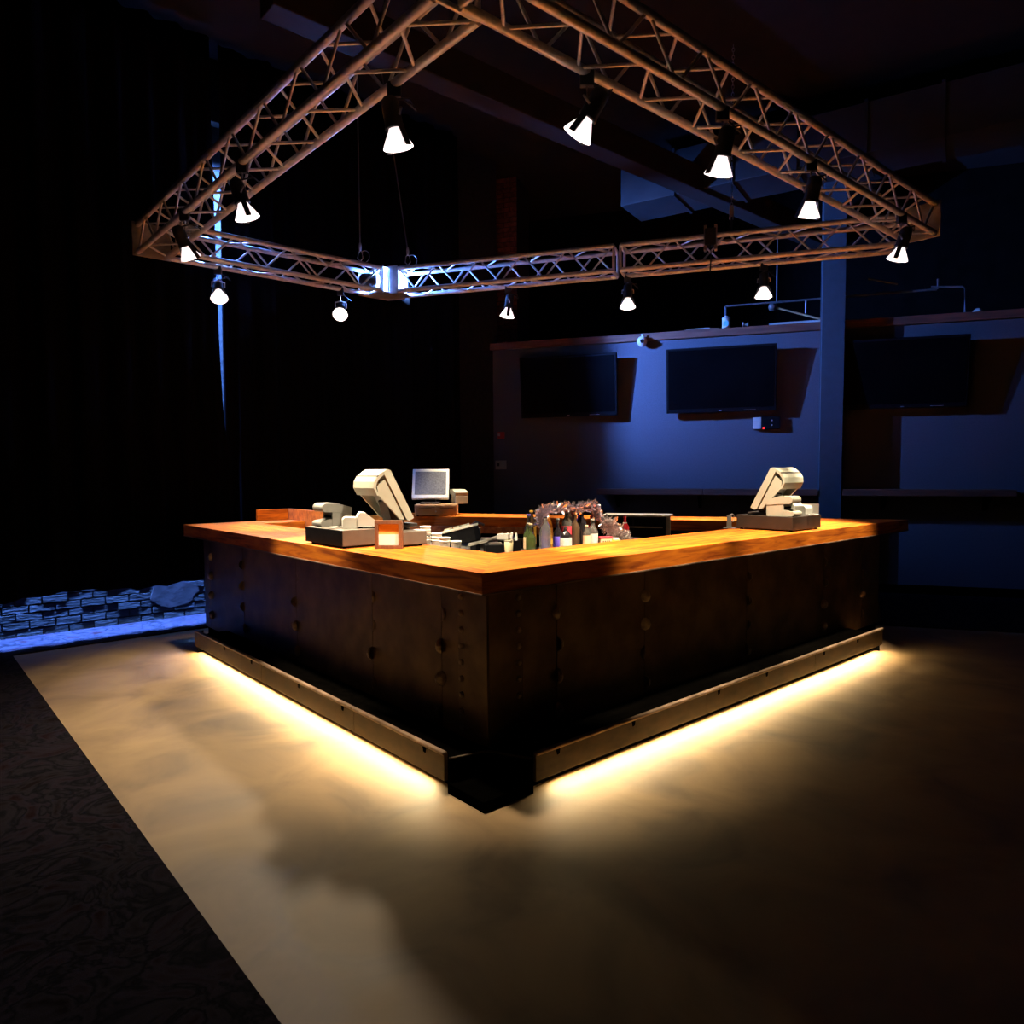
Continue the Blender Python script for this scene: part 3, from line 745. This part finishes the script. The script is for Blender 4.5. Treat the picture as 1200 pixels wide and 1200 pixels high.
rope('slanting wire rope rising from the long truss beside the corner block', Bw(UM + 0.507*0.30 - 0.862*hb, CV - 0.862*0.30 - 0.507*hb, ZC + HC + 0.024), 6.0, (-0.28, 0.05))
vc = 1.26
ch = thing('chain_hoist', 'chain hoist with a bridle lifting the right truss length', 'hoist', Bw(u_mr(vc), vc, ZC + HC + 0.024), RW)
for sy in (-1, 1):
    MB().tube([(0, sy*hb, 0.0), (0, sy*0.02, 0.17)], 0.009, 6).build('bridle_leg', M_can, ch)
MB().box(-0.02, -0.035, 0.15, 0.02, 0.035, 0.27).build('hook_block', M_alu2, ch, bevel=0.006)
lk = MB().tube([(0.011*math.cos(t), 0, 0.02*math.sin(t)) for t in [2*PI*i/10 for i in range(11)]], 0.0035, 5).mesh('chain_link'); lk.materials.append(M_cable)
for i in range(44):
    put('chain_link', lk, None, ch, (0, 0, 0.285 + 0.034 * i), (0, 0, PI/2 * (i % 2)))
vj = 1.42
jb = thing('cable_box', 'black connector box strapped to the right truss length', 'box', Bw(u_mr(vj) - 0.862*hb, vj - 0.507*hb, ZC), RW)
MB().box(-0.05, -0.055, 0.14, 0.05, 0.05, 0.30).build('case', M_can, jb, bevel=0.006)
MB().box(-0.06, -0.045, 0.10, -0.035, 0.03, 0.33).build('strap', M_alu2, jb)
MB().box(0.035, -0.045, 0.10, 0.06, 0.03, 0.33).build('strap', M_alu2, jb)
MB().tube([(0, -0.05, 0.15), (0.01, -0.06, 0.05), (0.0, -0.05, -0.12)], 0.006, 6).build('lead', M_can, jb)

# ------------------------------------------------------------------ tills
def drawer(label, loc, rz, m, w=0.44, d=0.40, h=0.105):
    # local x: towards the bartender (front), y: width
    t = thing('cash_drawer', label, 'cash drawer', loc, rz)
    MB().box(-d/2, -w/2, 0.012, d/2, w/2, h).build('casing', m, t, bevel=0.004)
    MB().box(d/2 - .002, -w/2 + .012, 0.022, d/2 + .008, -0.006, h - .012).build('drawer_front', m, t, bevel=0.003)
    MB().box(d/2 - .002, 0.006, 0.022, d/2 + .008, w/2 - .012, h - .012).build('drawer_front', m, t, bevel=0.003)
    for y in (-w/4, w/4):
        MB().box(d/2 + .006, y - .07, h*0.62, d/2 + .010, y + .07, h*0.68).build('slot', M_black, t)
    MB().cyl((d/2 + .005, 0, h*0.40), (d/2 + .013, 0, h*0.40), 0.009, n=10).build('lock', M_logo, t)
    for sx in (-1, 1):
        for sy in (-1, 1): MB().cyl((sx*(d/2-.03), sy*(w/2-.03), 0), (sx*(d/2-.03), sy*(w/2-.03), 0.014), 0.012, n=8).build('foot', M_black, t)
    return t

def terminal(label, loc, rz, w=0.31, shell=M_cream):
    t = thing('till_terminal', label, 'till', loc, rz)
    tl = rad(28)                      # screen leans back
    def P(a, b): return (math.cos(tl)*b - math.sin(tl)*a, 0.065 + math.cos(tl)*a + math.sin(tl)*b)   # a up along the slab, b outwards (screen side)
    # slab with a rounded hood that reaches over the hollow back
    prof = [P(-0.02, 0.03), P(0.33, 0.03), P(0.35, 0.015), P(0.355, -0.02), P(0.345, -0.07), P(0.32, -0.105), P(0.285, -0.125), P(0.245, -0.125), P(0.245, -0.112), P(0.28, -0.105), P(0.295, -0.06), P(0.29, -0.028), P(0.0, -0.022), P(-0.02, -0.01)]
    # convex pieces so that the caps stay clean
    b = MB()
    b.prism([P(-0.02, 0.03), P(0.335, 0.03), P(0.352, 0.012), P(0.352, -0.022), P(-0.005, -0.022), P(-0.02, -0.008)], -w/2, w/2, axis='y')
    b.build('screen_housing', shell, t, bevel=0.006)
    b = MB()
    hood = [P(0.352, -0.022), P(0.345, -0.070), P(0.325, -0.105), P(0.290, -0.128), P(0.235, -0.130)]
    inner = [P(0.235, -0.118), P(0.285, -0.114), P(0.310, -0.092), P(0.325, -0.065), P(0.330, -0.022)]
    for i in range(4):
        b.prism([hood[i], hood[i+1], inner[3-i], inner[4-i]], -w/2 + .004, w/2 - .004, axis='y')
    b.build('hood', shell, t)
    MB().prism([P(0.348, -0.060), P(0.344, -0.0735), P(0.340, -0.072), P(0.344, -0.059)], -w/2 + .003, w/2 - .003, axis='y').build('hood_seam', M_tilldark, t)
    for sy in (-1, 1):
        y0, y1 = sorted((sy*(w/2 - .012), sy*(w/2 - .030)))
        MB().prism([P(0.300, -0.03), P(0.285, -0.10), P(0.235, -0.117), P(0.02, -0.058), P(0.0, -0.03)], y0, y1, axis='y').build('side_cheek', shell, t, bevel=0.003)
    MB().prism([P(0.29, -0.023), P(0.29, -0.045), P(0.02, -0.035), P(0.02, -0.023)], -w/2 + .035, w/2 - .035, axis='y').build('back_cover', M_grey, t, bevel=0.003)
    s = MB().prism([P(0.03, 0.0305), P(0.31, 0.0305), P(0.31, 0.0325), P(0.03, 0.0325)], -w/2 + .028, w/2 - .028, axis='y')
    s.build('touch_screen', M_pos, t)
    # stand: neck and foot
    MB().prism([(-0.075, 0.02), (0.02, 0.02), (-0.01, 0.12), (-0.085, 0.19), (-0.115, 0.17)], -0.06, 0.06, axis='y').build('neck', M_tilldark, t, bevel=0.005)
    MB().box(-0.13, -0.11, 0.0, 0.09, 0.11, 0.022).build('foot', M_tilldark, t, bevel=0.006)
    return t

def printer(label, loc, rz, m=M_grey, w=0.14):
    t = thing('receipt_printer', label, 'printer', loc, rz)
    def arc(cx, cz, r, a0, a1, n=6): return [(cx + r*math.cos(rad(a0 + (a1-a0)*i/n)), cz + r*math.sin(rad(a0 + (a1-a0)*i/n))) for i in range(n+1)]
    b = MB()
    b.prism(arc(-0.075, 0.128, 0.030, 90, 250) + [(-0.03, 0.098), (0.11, 0.085), (0.115, 0.125), (0.0, 0.158)], -w/2, w/2, axis='y')
    b.build('cover', m, t, bevel=0.003)
    MB().prism([(-0.03, 0.0), (0.11, 0.0), (0.112, 0.084), (-0.03, 0.097)], -w/2 + .003, w/2 - .003, axis='y').build('case', m, t, bevel=0.003)
    MB().prism(arc(-0.095, 0.022, 0.02, 90, 250) + [(-0.031, 0.0), (-0.031, 0.052)], -w/2 + .005, w/2 - .005, axis='y').build('tray', m, t, bevel=0.002)
    MB().box(-0.031, -w/2 + .02, 0.06, -0.0295, w/2 - .02, 0.075).build('paper_slot', M_black, t)
    return t

def slip_printer(label, loc, rz):
    t = thing('slip_printer', label, 'printer', loc, rz)
    MB().prism([(-0.09, 0.0), (0.0, 0.0), (0.0, 0.072), (-0.075, 0.075), (-0.09, 0.06)], -0.06, 0.06, axis='y').build('body', M_white, t, bevel=0.008, seg=3)
    MB().prism([(0.001, 0.012), (0.13, 0.012), (0.13, 0.04), (0.055, 0.10), (0.02, 0.105), (0.001, 0.075)], -0.068, 0.068, axis='y').build('lid', M_white, t, bevel=0.008, seg=3)
    for x in (0.015, 0.105): MB().box(x, -0.06, 0, x + .02, 0.06, 0.012).build('foot', M_black, t)
    MB().tube([(-0.09, -0.02, 0.01), (-0.15, -0.03, 0.006), (-0.17, 0.03, 0.006), (-0.12, 0.07, 0.006)], 0.005, 6).build('lead', M_white, t)
    return t

# till on the left counter
dA = drawer('grey brown cash drawer on the left counter under the printers', Bw(0.30, 1.70, ZT), A, M_till, w=0.50, d=0.50, h=0.115)
MB().box(-0.262, -0.25, 0.014, -0.2505, 0.25, 0.113).build('shaded_side', M_tv, dA, bevel=0.002)  # black sheet stands for the shade on the drawer's left face
printer('grey receipt printer on the left counter cash drawer', Bw(0.18, 1.84, ZT + 0.115), A)
slip_printer('white slip printer beside the grey printer on the left drawer', Bw(0.215, 1.57, ZT + 0.115), A - rad(25))
terminal('cream till terminal leaning back on the left counter, seen from behind', Bw(0.50, 1.52, ZT + 0.115), A - rad(4))
d2 = drawer('tan low cash drawer right of the framed card on the left counter', Bw(0.45, 1.345, ZT), A, M_till, w=0.18, d=0.20, h=0.095)
# framed card
fc = thing('table_frame', 'small wooden table frame holding an orange and white card', 'frame', Bw(0.27, 1.26, ZT), rad(-3))
fw, fh, fd = 0.086, 0.176, 0.05
MB().box(-fw, -fd/2, fh - .022, fw, fd/2, fh).build('frame_rail', M_frame, fc, bevel=0.002)
MB().box(-fw, -fd/2, 0, fw, fd/2, 0.022).build('frame_rail', M_frame, fc, bevel=0.002)
MB().box(-fw, -fd/2, 0.0225, -fw + .022, fd/2, fh - .0225).build('frame_stile', M_frame, fc, bevel=0.002)
MB().box(fw - .022, -fd/2, 0.0225, fw, fd/2, fh - .0225).build('frame_stile', M_frame, fc, bevel=0.002)
MB().box(-fw + .022, -0.008, 0.0225, fw - .022, -0.002, 0.090).build('white_card', M_paper, fc)
MB().box(-fw + .022, -0.008, 0.090, fw - .022, -0.002, fh - .0225).build('orange_card', M_orange, fc)
MB().box(-fw + .021, -0.0015, 0.022, fw - .021, 0.006, fh - .022).build('backing', M_frame, fc)

# till on the far counter
rB = rad(-88)
drawer('wooden fronted cash drawer on the far counter under the facing till', Bw(2.48, 3.86, ZT), rB, mat('till_oak', (0.34, 0.19, 0.09), (0.44, 0.26, 0.13), rough=0.5, scale=6), w=0.46, d=0.36, h=0.125)
tB = terminal('pale till terminal facing the viewer from the far counter', Bw(2.42, 3.90, ZT + 0.125), rB, w=0.40, shell=mat('pale_shell', (0.55, 0.55, 0.54), (0.62, 0.62, 0.61), rough=0.45, scale=6))
printer('pale receipt printer beside the till on the far counter', Bw(2.71, 3.77, ZT + 0.125), rB + rad(20), M_cream, w=0.15)

# till on the right counter
drawer('dark cash drawer on the right counter under its till', Bw(3.34, 0.32, ZT), A + PI/2, M_tilldark, w=0.46, d=0.48, h=0.115)
terminal('cream hooded till terminal on the right counter, seen from its side', Bw(3.29, 0.415, ZT + 0.115), A + PI/2)
printer('dark sided receipt printer on the right counter drawer', Bw(3.20, 0.20, ZT + 0.115), A + PI/2, M_cream)
slip_printer('small white slip printer on the right counter drawer', Bw(3.43, 0.20, ZT + 0.115), A + PI/2)
wc = thing('folded_card', 'folded white card standing on the right counter drawer', 'card', Bw(3.52, 0.16, ZT + 0.1155), rad(8))
MB().box(-0.085, -0.002, 0.0, 0.0, 0.002, 0.085).build('leaf', M_paper, wc, rot=(0, 0, rad(6)))
MB().box(0.0, -0.002, 0.0, 0.085, 0.002, 0.085).build('leaf', M_paper, wc, rot=(0, 0, rad(-6)))
MB().box(-0.065, -0.0045, 0.02, -0.05, -0.0025, 0.055).build('print_mark', M_grey, wc, rot=(0, 0, rad(6)))
br_ = thing('chrome_bracket', 'chrome bracket stand left of the right counter cash drawer', 'bracket', Bw(3.14, 0.62, ZT), A)
MB().box(-0.05, -0.05, 0, 0.05, 0.05, 0.006).build('foot', M_stain, br_)
MB().box(-0.045, -0.02, 0.006, -0.035, 0.02, 0.11).build('upright', M_stain, br_)
MB().tube([(-0.04, 0, 0.105), (0.0, 0, 0.115), (0.03, 0, 0.10), (0.02, 0, 0.05)], 0.008, 8).build('arm', M_stain, br_)

# ------------------------------------------------------------------ inside the bar
bs = thing('steel_worktop', 'stainless bar shelf behind the right counter carrying the bottles', 'shelf', Bw(1.75, 0.82, 0), A)
MB().box(-0.98, -0.20, 0.985, 0.75, 0.30, 1.005).build('shelf_top', M_stain, bs, bevel=0.003)
for x in (-0.95, 0.70):
    for y in (-0.18, 0.27): MB().box(x - .015, y - .015, 0.0, x + .015, y + .015, 0.985).build('leg', M_stain, bs)
MB().box(-0.95, 0.28, 0.90, 0.72, 0.29, 0.985).build('apron', M_stain, bs)
ls = thing('ice_well', 'stainless ice well behind the left counter under the tray', 'ice well', Bw(0.84, 1.89, 0), A)
MB().box(-0.24, -0.75, 0.77, 0.24, 0.75, 0.99).build('basin', M_stain, ls, bevel=0.004)
MB().box(-0.25, -0.76, 0.99, 0.25, 0.76, 1.002).build('rim', M_stain, ls, bevel=0.003)
for x in (-0.2, 0.2):
    for y in (-0.7, 0.7): MB().box(x - .015, y - .015, 0.0, x + .015, y + .015, 0.77).build('leg', M_stain, ls)
bf = thing('bar_fridge', 'dark low fridge with a chrome edge against the far counter', 'fridge', Bw(3.13, 1.64, 0), RW)
MB().box(-0.30, 0.0, 0.05, 0.30, 0.26, 1.122).build('cabinet', M_tilldark, bf, bevel=0.004)
MB().box(-0.30, -0.02, 1.122, 0.335, 0.26, 1.138).build('top', M_stain, bf, bevel=0.003)
MB().box(-0.29, -0.02, 0.10, -0.005, -0.001, 1.11).build('door', M_tv, bf, bevel=0.003)
MB().box(0.005, -0.02, 0.10, 0.29, -0.001, 1.11).build('door', M_tv, bf, bevel=0.003)
MB().box(-0.26, -0.032, 1.02, 0.27, -0.021, 1.032).build('handle', M_stain, bf)
MB().box(0.302, -0.02, 0.0, 0.335, 0.02, 1.1215).build('edge_post', M_stain, bf)
sb = thing('steel_sink', 'stainless sink unit inside the bar between left and far counters', 'sink', Bw(2.05, 2.45, 0), A + rad(30))
MB().box(-0.45, -0.25, 0.70, 0.45, 0.25, 0.90).build('basin', M_stain, sb, bevel=0.004)
MB().box(-0.45, 0.25, 0.70, 0.45, 0.27, 1.0).build('splash_back', M_stain, sb, bevel=0.003)
MB().tube([(0.1, 0.22, 0.90), (0.1, 0.22, 1.04), (0.1, 0.16, 1.08), (0.1, 0.08, 1.05)], 0.012, 8).build('tap', M_stain, sb)
for x in (-0.4, 0.4):
    for y in (-0.2, 0.2): MB().box(x - .015, y - .015, 0.0, x + .015, y + .015, 0.70).build('leg', M_stain, sb)

ZS = 1.005
def glass_mat(nm, c, tr=0.0, rough=0.12): return mat(nm, c, tuple(min(1, x*1.15) for x in c), rough=rough, scale=10, trans=tr)
G = dict(clear=glass_mat('clear_glass', (0.30, 0.285, 0.26), 0.8), green=glass_mat('green_glass', (0.07, 0.10, 0.03), 0.5), dark=glass_mat('dark_glass', (0.012, 0.010, 0.012)),
         amber=glass_mat('amber_glass', (0.45, 0.17, 0.02), 0.25), blue=glass_mat('blue_glass', (0.03, 0.02, 0.35), 0.2), red=glass_mat('red_glass', (0.5, 0.02, 0.03), 0.1),
         wine=glass_mat('wine_glass', (0.18, 0.02, 0.02)), brown=glass_mat('brown_glass', (0.06, 0.035, 0.02)))
LB = dict(white=mat('label_white', (0.40, 0.38, 0.35), (0.5, 0.47, 0.43), rough=0.7, scale=90), red=mat('red_paper', (0.62, 0.03, 0.05), rough=0.6), tan=mat('tan_paper', (0.62, 0.42, 0.24), rough=0.7), blue=mat('blue_paper', (0.10, 0.06, 0.42), rough=0.6), grey=M_grey, gold=mat('gold_paper', (0.62, 0.38, 0.06), rough=0.45, metal=0.3))
def bottle(label, u, v, h, r, body_m, label_m=None, cap_m=None, shape=0, z=ZS):
    t = thing('bottle', label, 'bottle', Bw(u, v, z), A + rad(-130 + random.uniform(-15, 15)), 'bottles on the bar shelf')
    sh = {0: 0.58, 1: 0.66, 2: 0.50}[shape]
    nr = max(0.010, r * 0.34)
    MB().lathe([(0, 0), (r*0.9, 0), (r, 0.008), (r, h*sh), (r*0.93, h*(sh+.05)), (nr*1.3, h*(sh+.17)), (nr, h*(sh+.22)), (nr, h*0.93), (nr*1.25, h*0.935), (nr*1.25, h*0.955), (0, h*0.955)], 14).build('glass', body_m, t)
    MB().lathe([(nr*1.1, h*0.955), (nr*1.15, h*0.96), (nr*1.1, h), (0, h)], 10).build('cap', cap_m or M_black, t)
    if label_m:
        MB().lathe([(r*1.012, h*0.12), (r*1.018, h*0.125), (r*1.018, h*sh*0.88), (r*1.012, h*sh*0.89)], 14).build('paper_label', label_m, t)
    return t
bottle('pale green pouring bottle at the left end of the bottle shelf', 1.09, 0.84, 0.20, 0.033, G['green'], None, LB['tan'], 2)  # clear bottle, the green light on it is put into the glass colour
bottle('dark bottle with a black shoulder at the left of the bottle row', 1.185, 0.80, 0.24, 0.034, G['clear'], None, G['dark'], 1)
bottle('dark bottle with a violet label under the left garland end', 1.26, 0.88, 0.27, 0.036, G['blue'], LB['blue'], LB['tan'], 0)
bottle('amber bottle with a gold label under the garland', 1.38, 0.98, 0.29, 0.036, G['amber'], LB['gold'], LB['gold'], 0)
bottle('squat black bottle with a small white label before the row', 1.315, 0.74, 0.17, 0.040, G['dark'], LB['white'], G['dark'], 1)
bottle('bottle with a bright red label under the garland middle', 1.49, 0.90, 0.27, 0.037, G['clear'], LB['red'], LB['red'], 1)
bottle('tall dark brown bottle right of the red labelled bottle', 1.575, 0.96, 0.29, 0.037, G['brown'], None, LB['grey'], 0)
bottle('clear bottle with a white label before the dark bottles', 1.60, 0.76, 0.21, 0.038, G['clear'], LB['white'], LB['grey'], 0)
bottle('small tan labelled clear bottle left of the white labelled one', 1.53, 0.75, 0.17, 0.026, G['clear'], LB['tan'], LB['tan'], 1)
bottle('deep blue bottle under the right garland end', 1.68, 0.96, 0.27, 0.034, G['blue'], None, LB['blue'], 0)
bottle('dark red bottle beside the tinsel heap', 1.745, 0.90, 0.22, 0.034, G['wine'], None, LB['red'], 0)
bottle('red bottle with a white neck band right of the tinsel heap', 2.07, 0.86, 0.205, 0.032, G['red'], None, LB['red'], 0)
nb = [o for o in bpy.data.objects if o.name.startswith('bottle') and o.get('label', '').startswith('red bottle with a white neck')][0]
MB().lathe([(0.0205, 0.118), (0.022, 0.12), (0.016, 0.155), (0.0145, 0.157)], 12).build('neck_band', M_paper, nb)
bottle('grey dark bottle standing behind the amber one', 1.44, 1.05, 0.25, 0.034, G['dark'], LB['grey'], None, 0)
bottle('brown bottle with a tan label at the back of the row', 1.64, 1.05, 0.25, 0.034, G['brown'], LB['tan'], None, 1)

for k, (u, v, h, r_, g_, l_, c_, lb) in enumerate([
    (1.22, 1.00, 0.25, 0.034, 'dark', 'blue', 'blue', 'dark bottle with a blue label at the back left of the row'),
    (1.30, 1.06, 0.27, 0.034, 'brown', 'gold', 'gold', 'brown bottle with a gold label at the back left of the row'),
    (1.36, 0.86, 0.22, 0.033, 'dark', 'blue', 'grey', 'short dark bottle with a blue label behind the squat black one'),
    (1.53, 0.86, 0.25, 0.034, 'brown', None, 'tan', 'plain brown bottle between the red and the white label'),
    (1.62, 0.88, 0.26, 0.034, 'dark', None, 'grey', 'plain black bottle behind the white labelled clear bottle'),
    (1.70, 1.04, 0.24, 0.033, 'wine', 'red', 'red', 'wine red bottle with a red label at the back right of the row'),
    (1.14, 0.92, 0.20, 0.032, 'green', 'tan', 'grey', 'green bottle with a tan label behind the pale green pourer')]):
    bottle(lb, u, v, h, r_, G[g_], LB[l_] if l_ else None, LB[c_], k % 3)
cx = thing('tea_carton', 'small tan carton with dark bars before the tinsel heap', 'carton', Bw(1.70, 0.735, ZS), A - rad(20))
MB().box(-0.045, -0.025, 0, 0.045, 0.025, 0.075).build('box', LB['tan'], cx, bevel=0.002)
MB().box(-0.047, -0.027, 0.068, 0.047, 0.027, 0.082).build('lid', LB['red'], cx, bevel=0.002)
for i in range(4): MB().box(-0.028 + .016*i, -0.0262, 0.02, -0.020 + .016*i, -0.0248, 0.055).build('printed_bar', M_tilldark, cx)
yj = thing('yellow_jar', 'small yellow jar right of the tan carton', 'jar', Bw(1.80, 0.72, ZS), A)
MB().lathe([(0, 0), (0.026, 0), (0.028, 0.01), (0.028, 0.045), (0.022, 0.055), (0, 0.055)], 14).build('glass', mat('yellow_fill', (0.75, 0.5, 0.06), rough=0.3), yj)
MB().lathe([(0.024, 0.055), (0.024, 0.068), (0, 0.068)], 14).build('lid', M_white, yj)
tr = thing('white_dish', 'white oblong dish at the foot of the tinsel heap', 'dish', Bw(1.91, 0.725, ZS), A)
MB().box(-0.055, -0.03, 0, 0.055, 0.03, 0.012).build('base', M_white, tr, bevel=0.003)
MB().box(-0.06, -0.035, 0.012, 0.06, -0.029, 0.03).build('rim', M_white, tr)
MB().box(-0.06, 0.029, 0.012, 0.06, 0.035, 0.03).build('rim', M_white, tr)
tn = thing('card_box', 'low tan cardboard box before the red labelled bottle', 'box', Bw(1.43, 0.735, ZS), A - rad(8))
MB().box(-0.07, -0.03, 0, 0.07, 0.03, 0.035).build('box', LB['tan'], tn, bevel=0.002)
MB().box(-0.072, -0.032, 0.033, 0.072, 0.0, 0.037).build('flap', LB['tan'], tn)
tg = thing('tan_tumbler', 'tan plastic tumbler behind the near worktop corner', 'tumbler', Bw(0.88, 0.82, ZS), A)
MB().lathe([(0, 0), (0.022, 0), (0.024, 0.004), (0.029, 0.105), (0.026, 0.105), (0.02, 0.01), (0, 0.01)], 16).build('cup', mat('tan_plastic', (0.45, 0.38, 0.22), rough=0.4), tg)
MB().lathe([(0.0285, 0.098), (0.031, 0.103), (0.0285, 0.108)], 16).build('rim', M_cream, tg)

# tinsel: each garland is a cord with foil strips
def tinsel(label, path, rmax, n, m, seed):
    rnd = random.Random(seed)
    t = thing('tinsel_garland', label, 'garland', path[0])
    pts = [Vector(p) - Vector(path[0]) for p in path]
    MB().tube(pts, 0.006, 6).build('cord', m, t)
    mb = MB()
    for i in range(n):
        k = rnd.random() * (len(pts) - 1.001); a = int(k); p = pts[a].lerp(pts[a+1], k - a)
        d = Vector((rnd.gauss(0, 1), rnd.gauss(0, 1), rnd.gauss(0, 1))).normalized()
        s = d.cross(Vector((rnd.gauss(0, 1), rnd.gauss(0, 1), rnd.gauss(0, 1)))).normalized() * 0.0065
        q = p + d * rmax * (0.45 + 0.55 * rnd.random())
        mid = (p + q) / 2 + Vector((0, 0, -0.004))
        mb.add([p - s, p + s, mid + s, mid - s, q + s*.6, q - s*.6], [(0, 1, 2, 3), (3, 2, 4, 5)])
    o = mb.build('foil_strips', m, t); o['kind'] = 'stuff'
    return t
gp = [(1.20, 0.86, 1.19), (1.20, 0.86, 1.26), (1.235, 0.86, 1.295), (1.33, 0.86, 1.30), (1.45, 0.86, 1.295), (1.57, 0.86, 1.29), (1.66, 0.86, 1.295), (1.72, 0.86, 1.305), (1.75, 0.86, 1.27), (1.765, 0.86, 1.22)]
tinsel('silver tinsel garland draped in an arch over the bottle row', [Bw(*p) for p in gp], 0.056, 1500, M_tinsel, 3)
gp = [(1.80, 0.82, 1.19), (1.82, 0.82, 1.14), (1.86, 0.80, 1.17), (1.87, 0.80, 1.09), (1.92, 0.80, 1.12), (1.93, 0.78, 1.05), (1.98, 0.80, 1.08), (2.0, 0.80, 1.045), (1.84, 0.78, 1.06)]
tinsel('pinkish tinsel heap right of the bottle row', [Bw(*p) for p in gp], 0.068, 1400, M_tinsel2, 5)
# wire hoop that carries the arch
hp = thing('wire_hoop', 'thin wire hoop carrying the tinsel arch over the bottles', 'hoop', Bw(1.48, 0.87, ZS), A)
MB().tube([(-0.28, 0, 0), (-0.28, 0, 0.25), (-0.25, 0, 0.285), (0.24, 0, 0.285), (0.27, 0, 0.25), (0.27, 0, 0)], 0.004, 6).build('wire', M_cable, hp)
for x in (-0.28, 0.27): MB().cyl((x, 0, 0), (x, 0, 0.006), 0.02, n=10).build('foot', M_cable, hp)

# things behind the left counter
ZI = 1.002
def cup_stack(label, u, v, n, z=ZI):
    t = thing('cup_stack', label, 'cups', Bw(u, v, z), 0)
    for i in range(n):
        MB().lathe([(0.0, 0.0), (0.026, 0.0), (0.036, 0.085), (0.038, 0.087), (0.036, 0.09), (0.034, 0.086), (0.025, 0.006), (0, 0.006)], 16).build('cup', M_foam, t, loc=(0, 0, 0.022 * i))
    return t
cup_stack('tallest stack of white foam cups behind the left counter', 0.66, 1.43, 5)
cup_stack('second stack of white foam cups beside the tallest stack', 0.69, 1.34, 3)
cup_stack('short stack of white foam cups nearest the near corner', 0.69, 1.25, 2)
cup_stack('small stack of white cups beside the black tray', 0.73, 1.18, 1)
pb = thing('napkin_box', 'pinkish white napkin box beside the foam cups', 'napkin box', Bw(0.67, 1.55, ZI), A)
MB().box(-0.05, -0.05, 0, 0.05, 0.05, 0.13).build('box', M_white, pb, bevel=0.003)
MB().box(-0.045, -0.045, 0.13, 0.045, 0.045, 0.145).build('napkins', M_paper, pb)
MB().cyl((-0.052, 0, 0.06), (-0.049, 0, 0.06), 0.018, n=14).build('round_mark', M_frame, pb)
bt_ = thing('garnish_tray', 'black garnish tray with a pale lid tilted behind the left counter', 'tray', Bw(0.90, 1.33, ZI + 0.02), A - rad(55))
q = Matrix.Rotation(rad(-14), 4, 'Y')
MB().box(-0.13, -0.06, 0.03, 0.13, 0.06, 0.125, q).build('tray', M_tv, bt_, bevel=0.004)
MB().box(-0.13, -0.065, 0.126, 0.13, 0.065, 0.142, q).build('lid', M_white, bt_, bevel=0.003)
MB().box(-0.11, -0.05, -0.02, -0.07, 0.05, 0.03).build('prop', M_tv, bt_)
MB().box(0.07, -0.05, -0.02, 0.11, 0.05, 0.06).build('prop', M_tv, bt_)
for i, x in enumerate((-0.07, 0.0, 0.06)): MB().box(x - .02, -0.03, 0.142, x + .02, 0.03, 0.155, q).build('lid_knob', M_cream, bt_)
sg = thing('soda_gun', 'steel soda gun with a hose lying behind the left counter', 'soda gun', Bw(0.93, 1.06, ZI + .004), A - rad(60))
MB().tube([(-0.16, 0, 0.05), (-0.05, 0, 0.075), (0.06, 0, 0.11)], 0.012, 8).build('hose', M_stain, sg)
MB().box(0.05, -0.022, 0.09, 0.13, 0.022, 0.13).build('head', M_white, sg, bevel=0.005)
MB().box(-0.02, -0.03, 0.0, 0.02, 0.03, 0.06).build('holder', M_tv, sg)
MB().cyl((0.12, 0, 0.09), (0.12, 0, 0.06), 0.010, n=8).build('nozzle', M_tv, sg)
sp = thing('pourer_cluster', 'cluster of white pour spouts behind the left counter', 'pourers', Bw(1.04, 1.0, ZI + .004), A)
MB().box(-0.06, -0.05, 0, 0.06, 0.05, 0.08).build('stand', M_tv, sp, bevel=0.003)
for i in range(6):
    x, y = -0.04 + 0.04*(i % 3), -0.025 + 0.05*(i // 3)
    MB().cyl((x, y, 0.08), (x + random.uniform(-.015, .015), y, 0.13), 0.012, 0.006, n=8).build('spout', M_foam, sp)
bs2 = thing('knife_block', 'low black block before the pour spouts', 'block', Bw(0.88, 0.94, ZI + .004), A - rad(30))
MB().box(-0.08, -0.05, 0, 0.08, 0.05, 0.07).build('block', M_tv, bs2, bevel=0.004)
MB().box(-0.05, -0.02, 0.07, 0.03, 0.02, 0.082).build('pale_handle', M_stain, bs2)
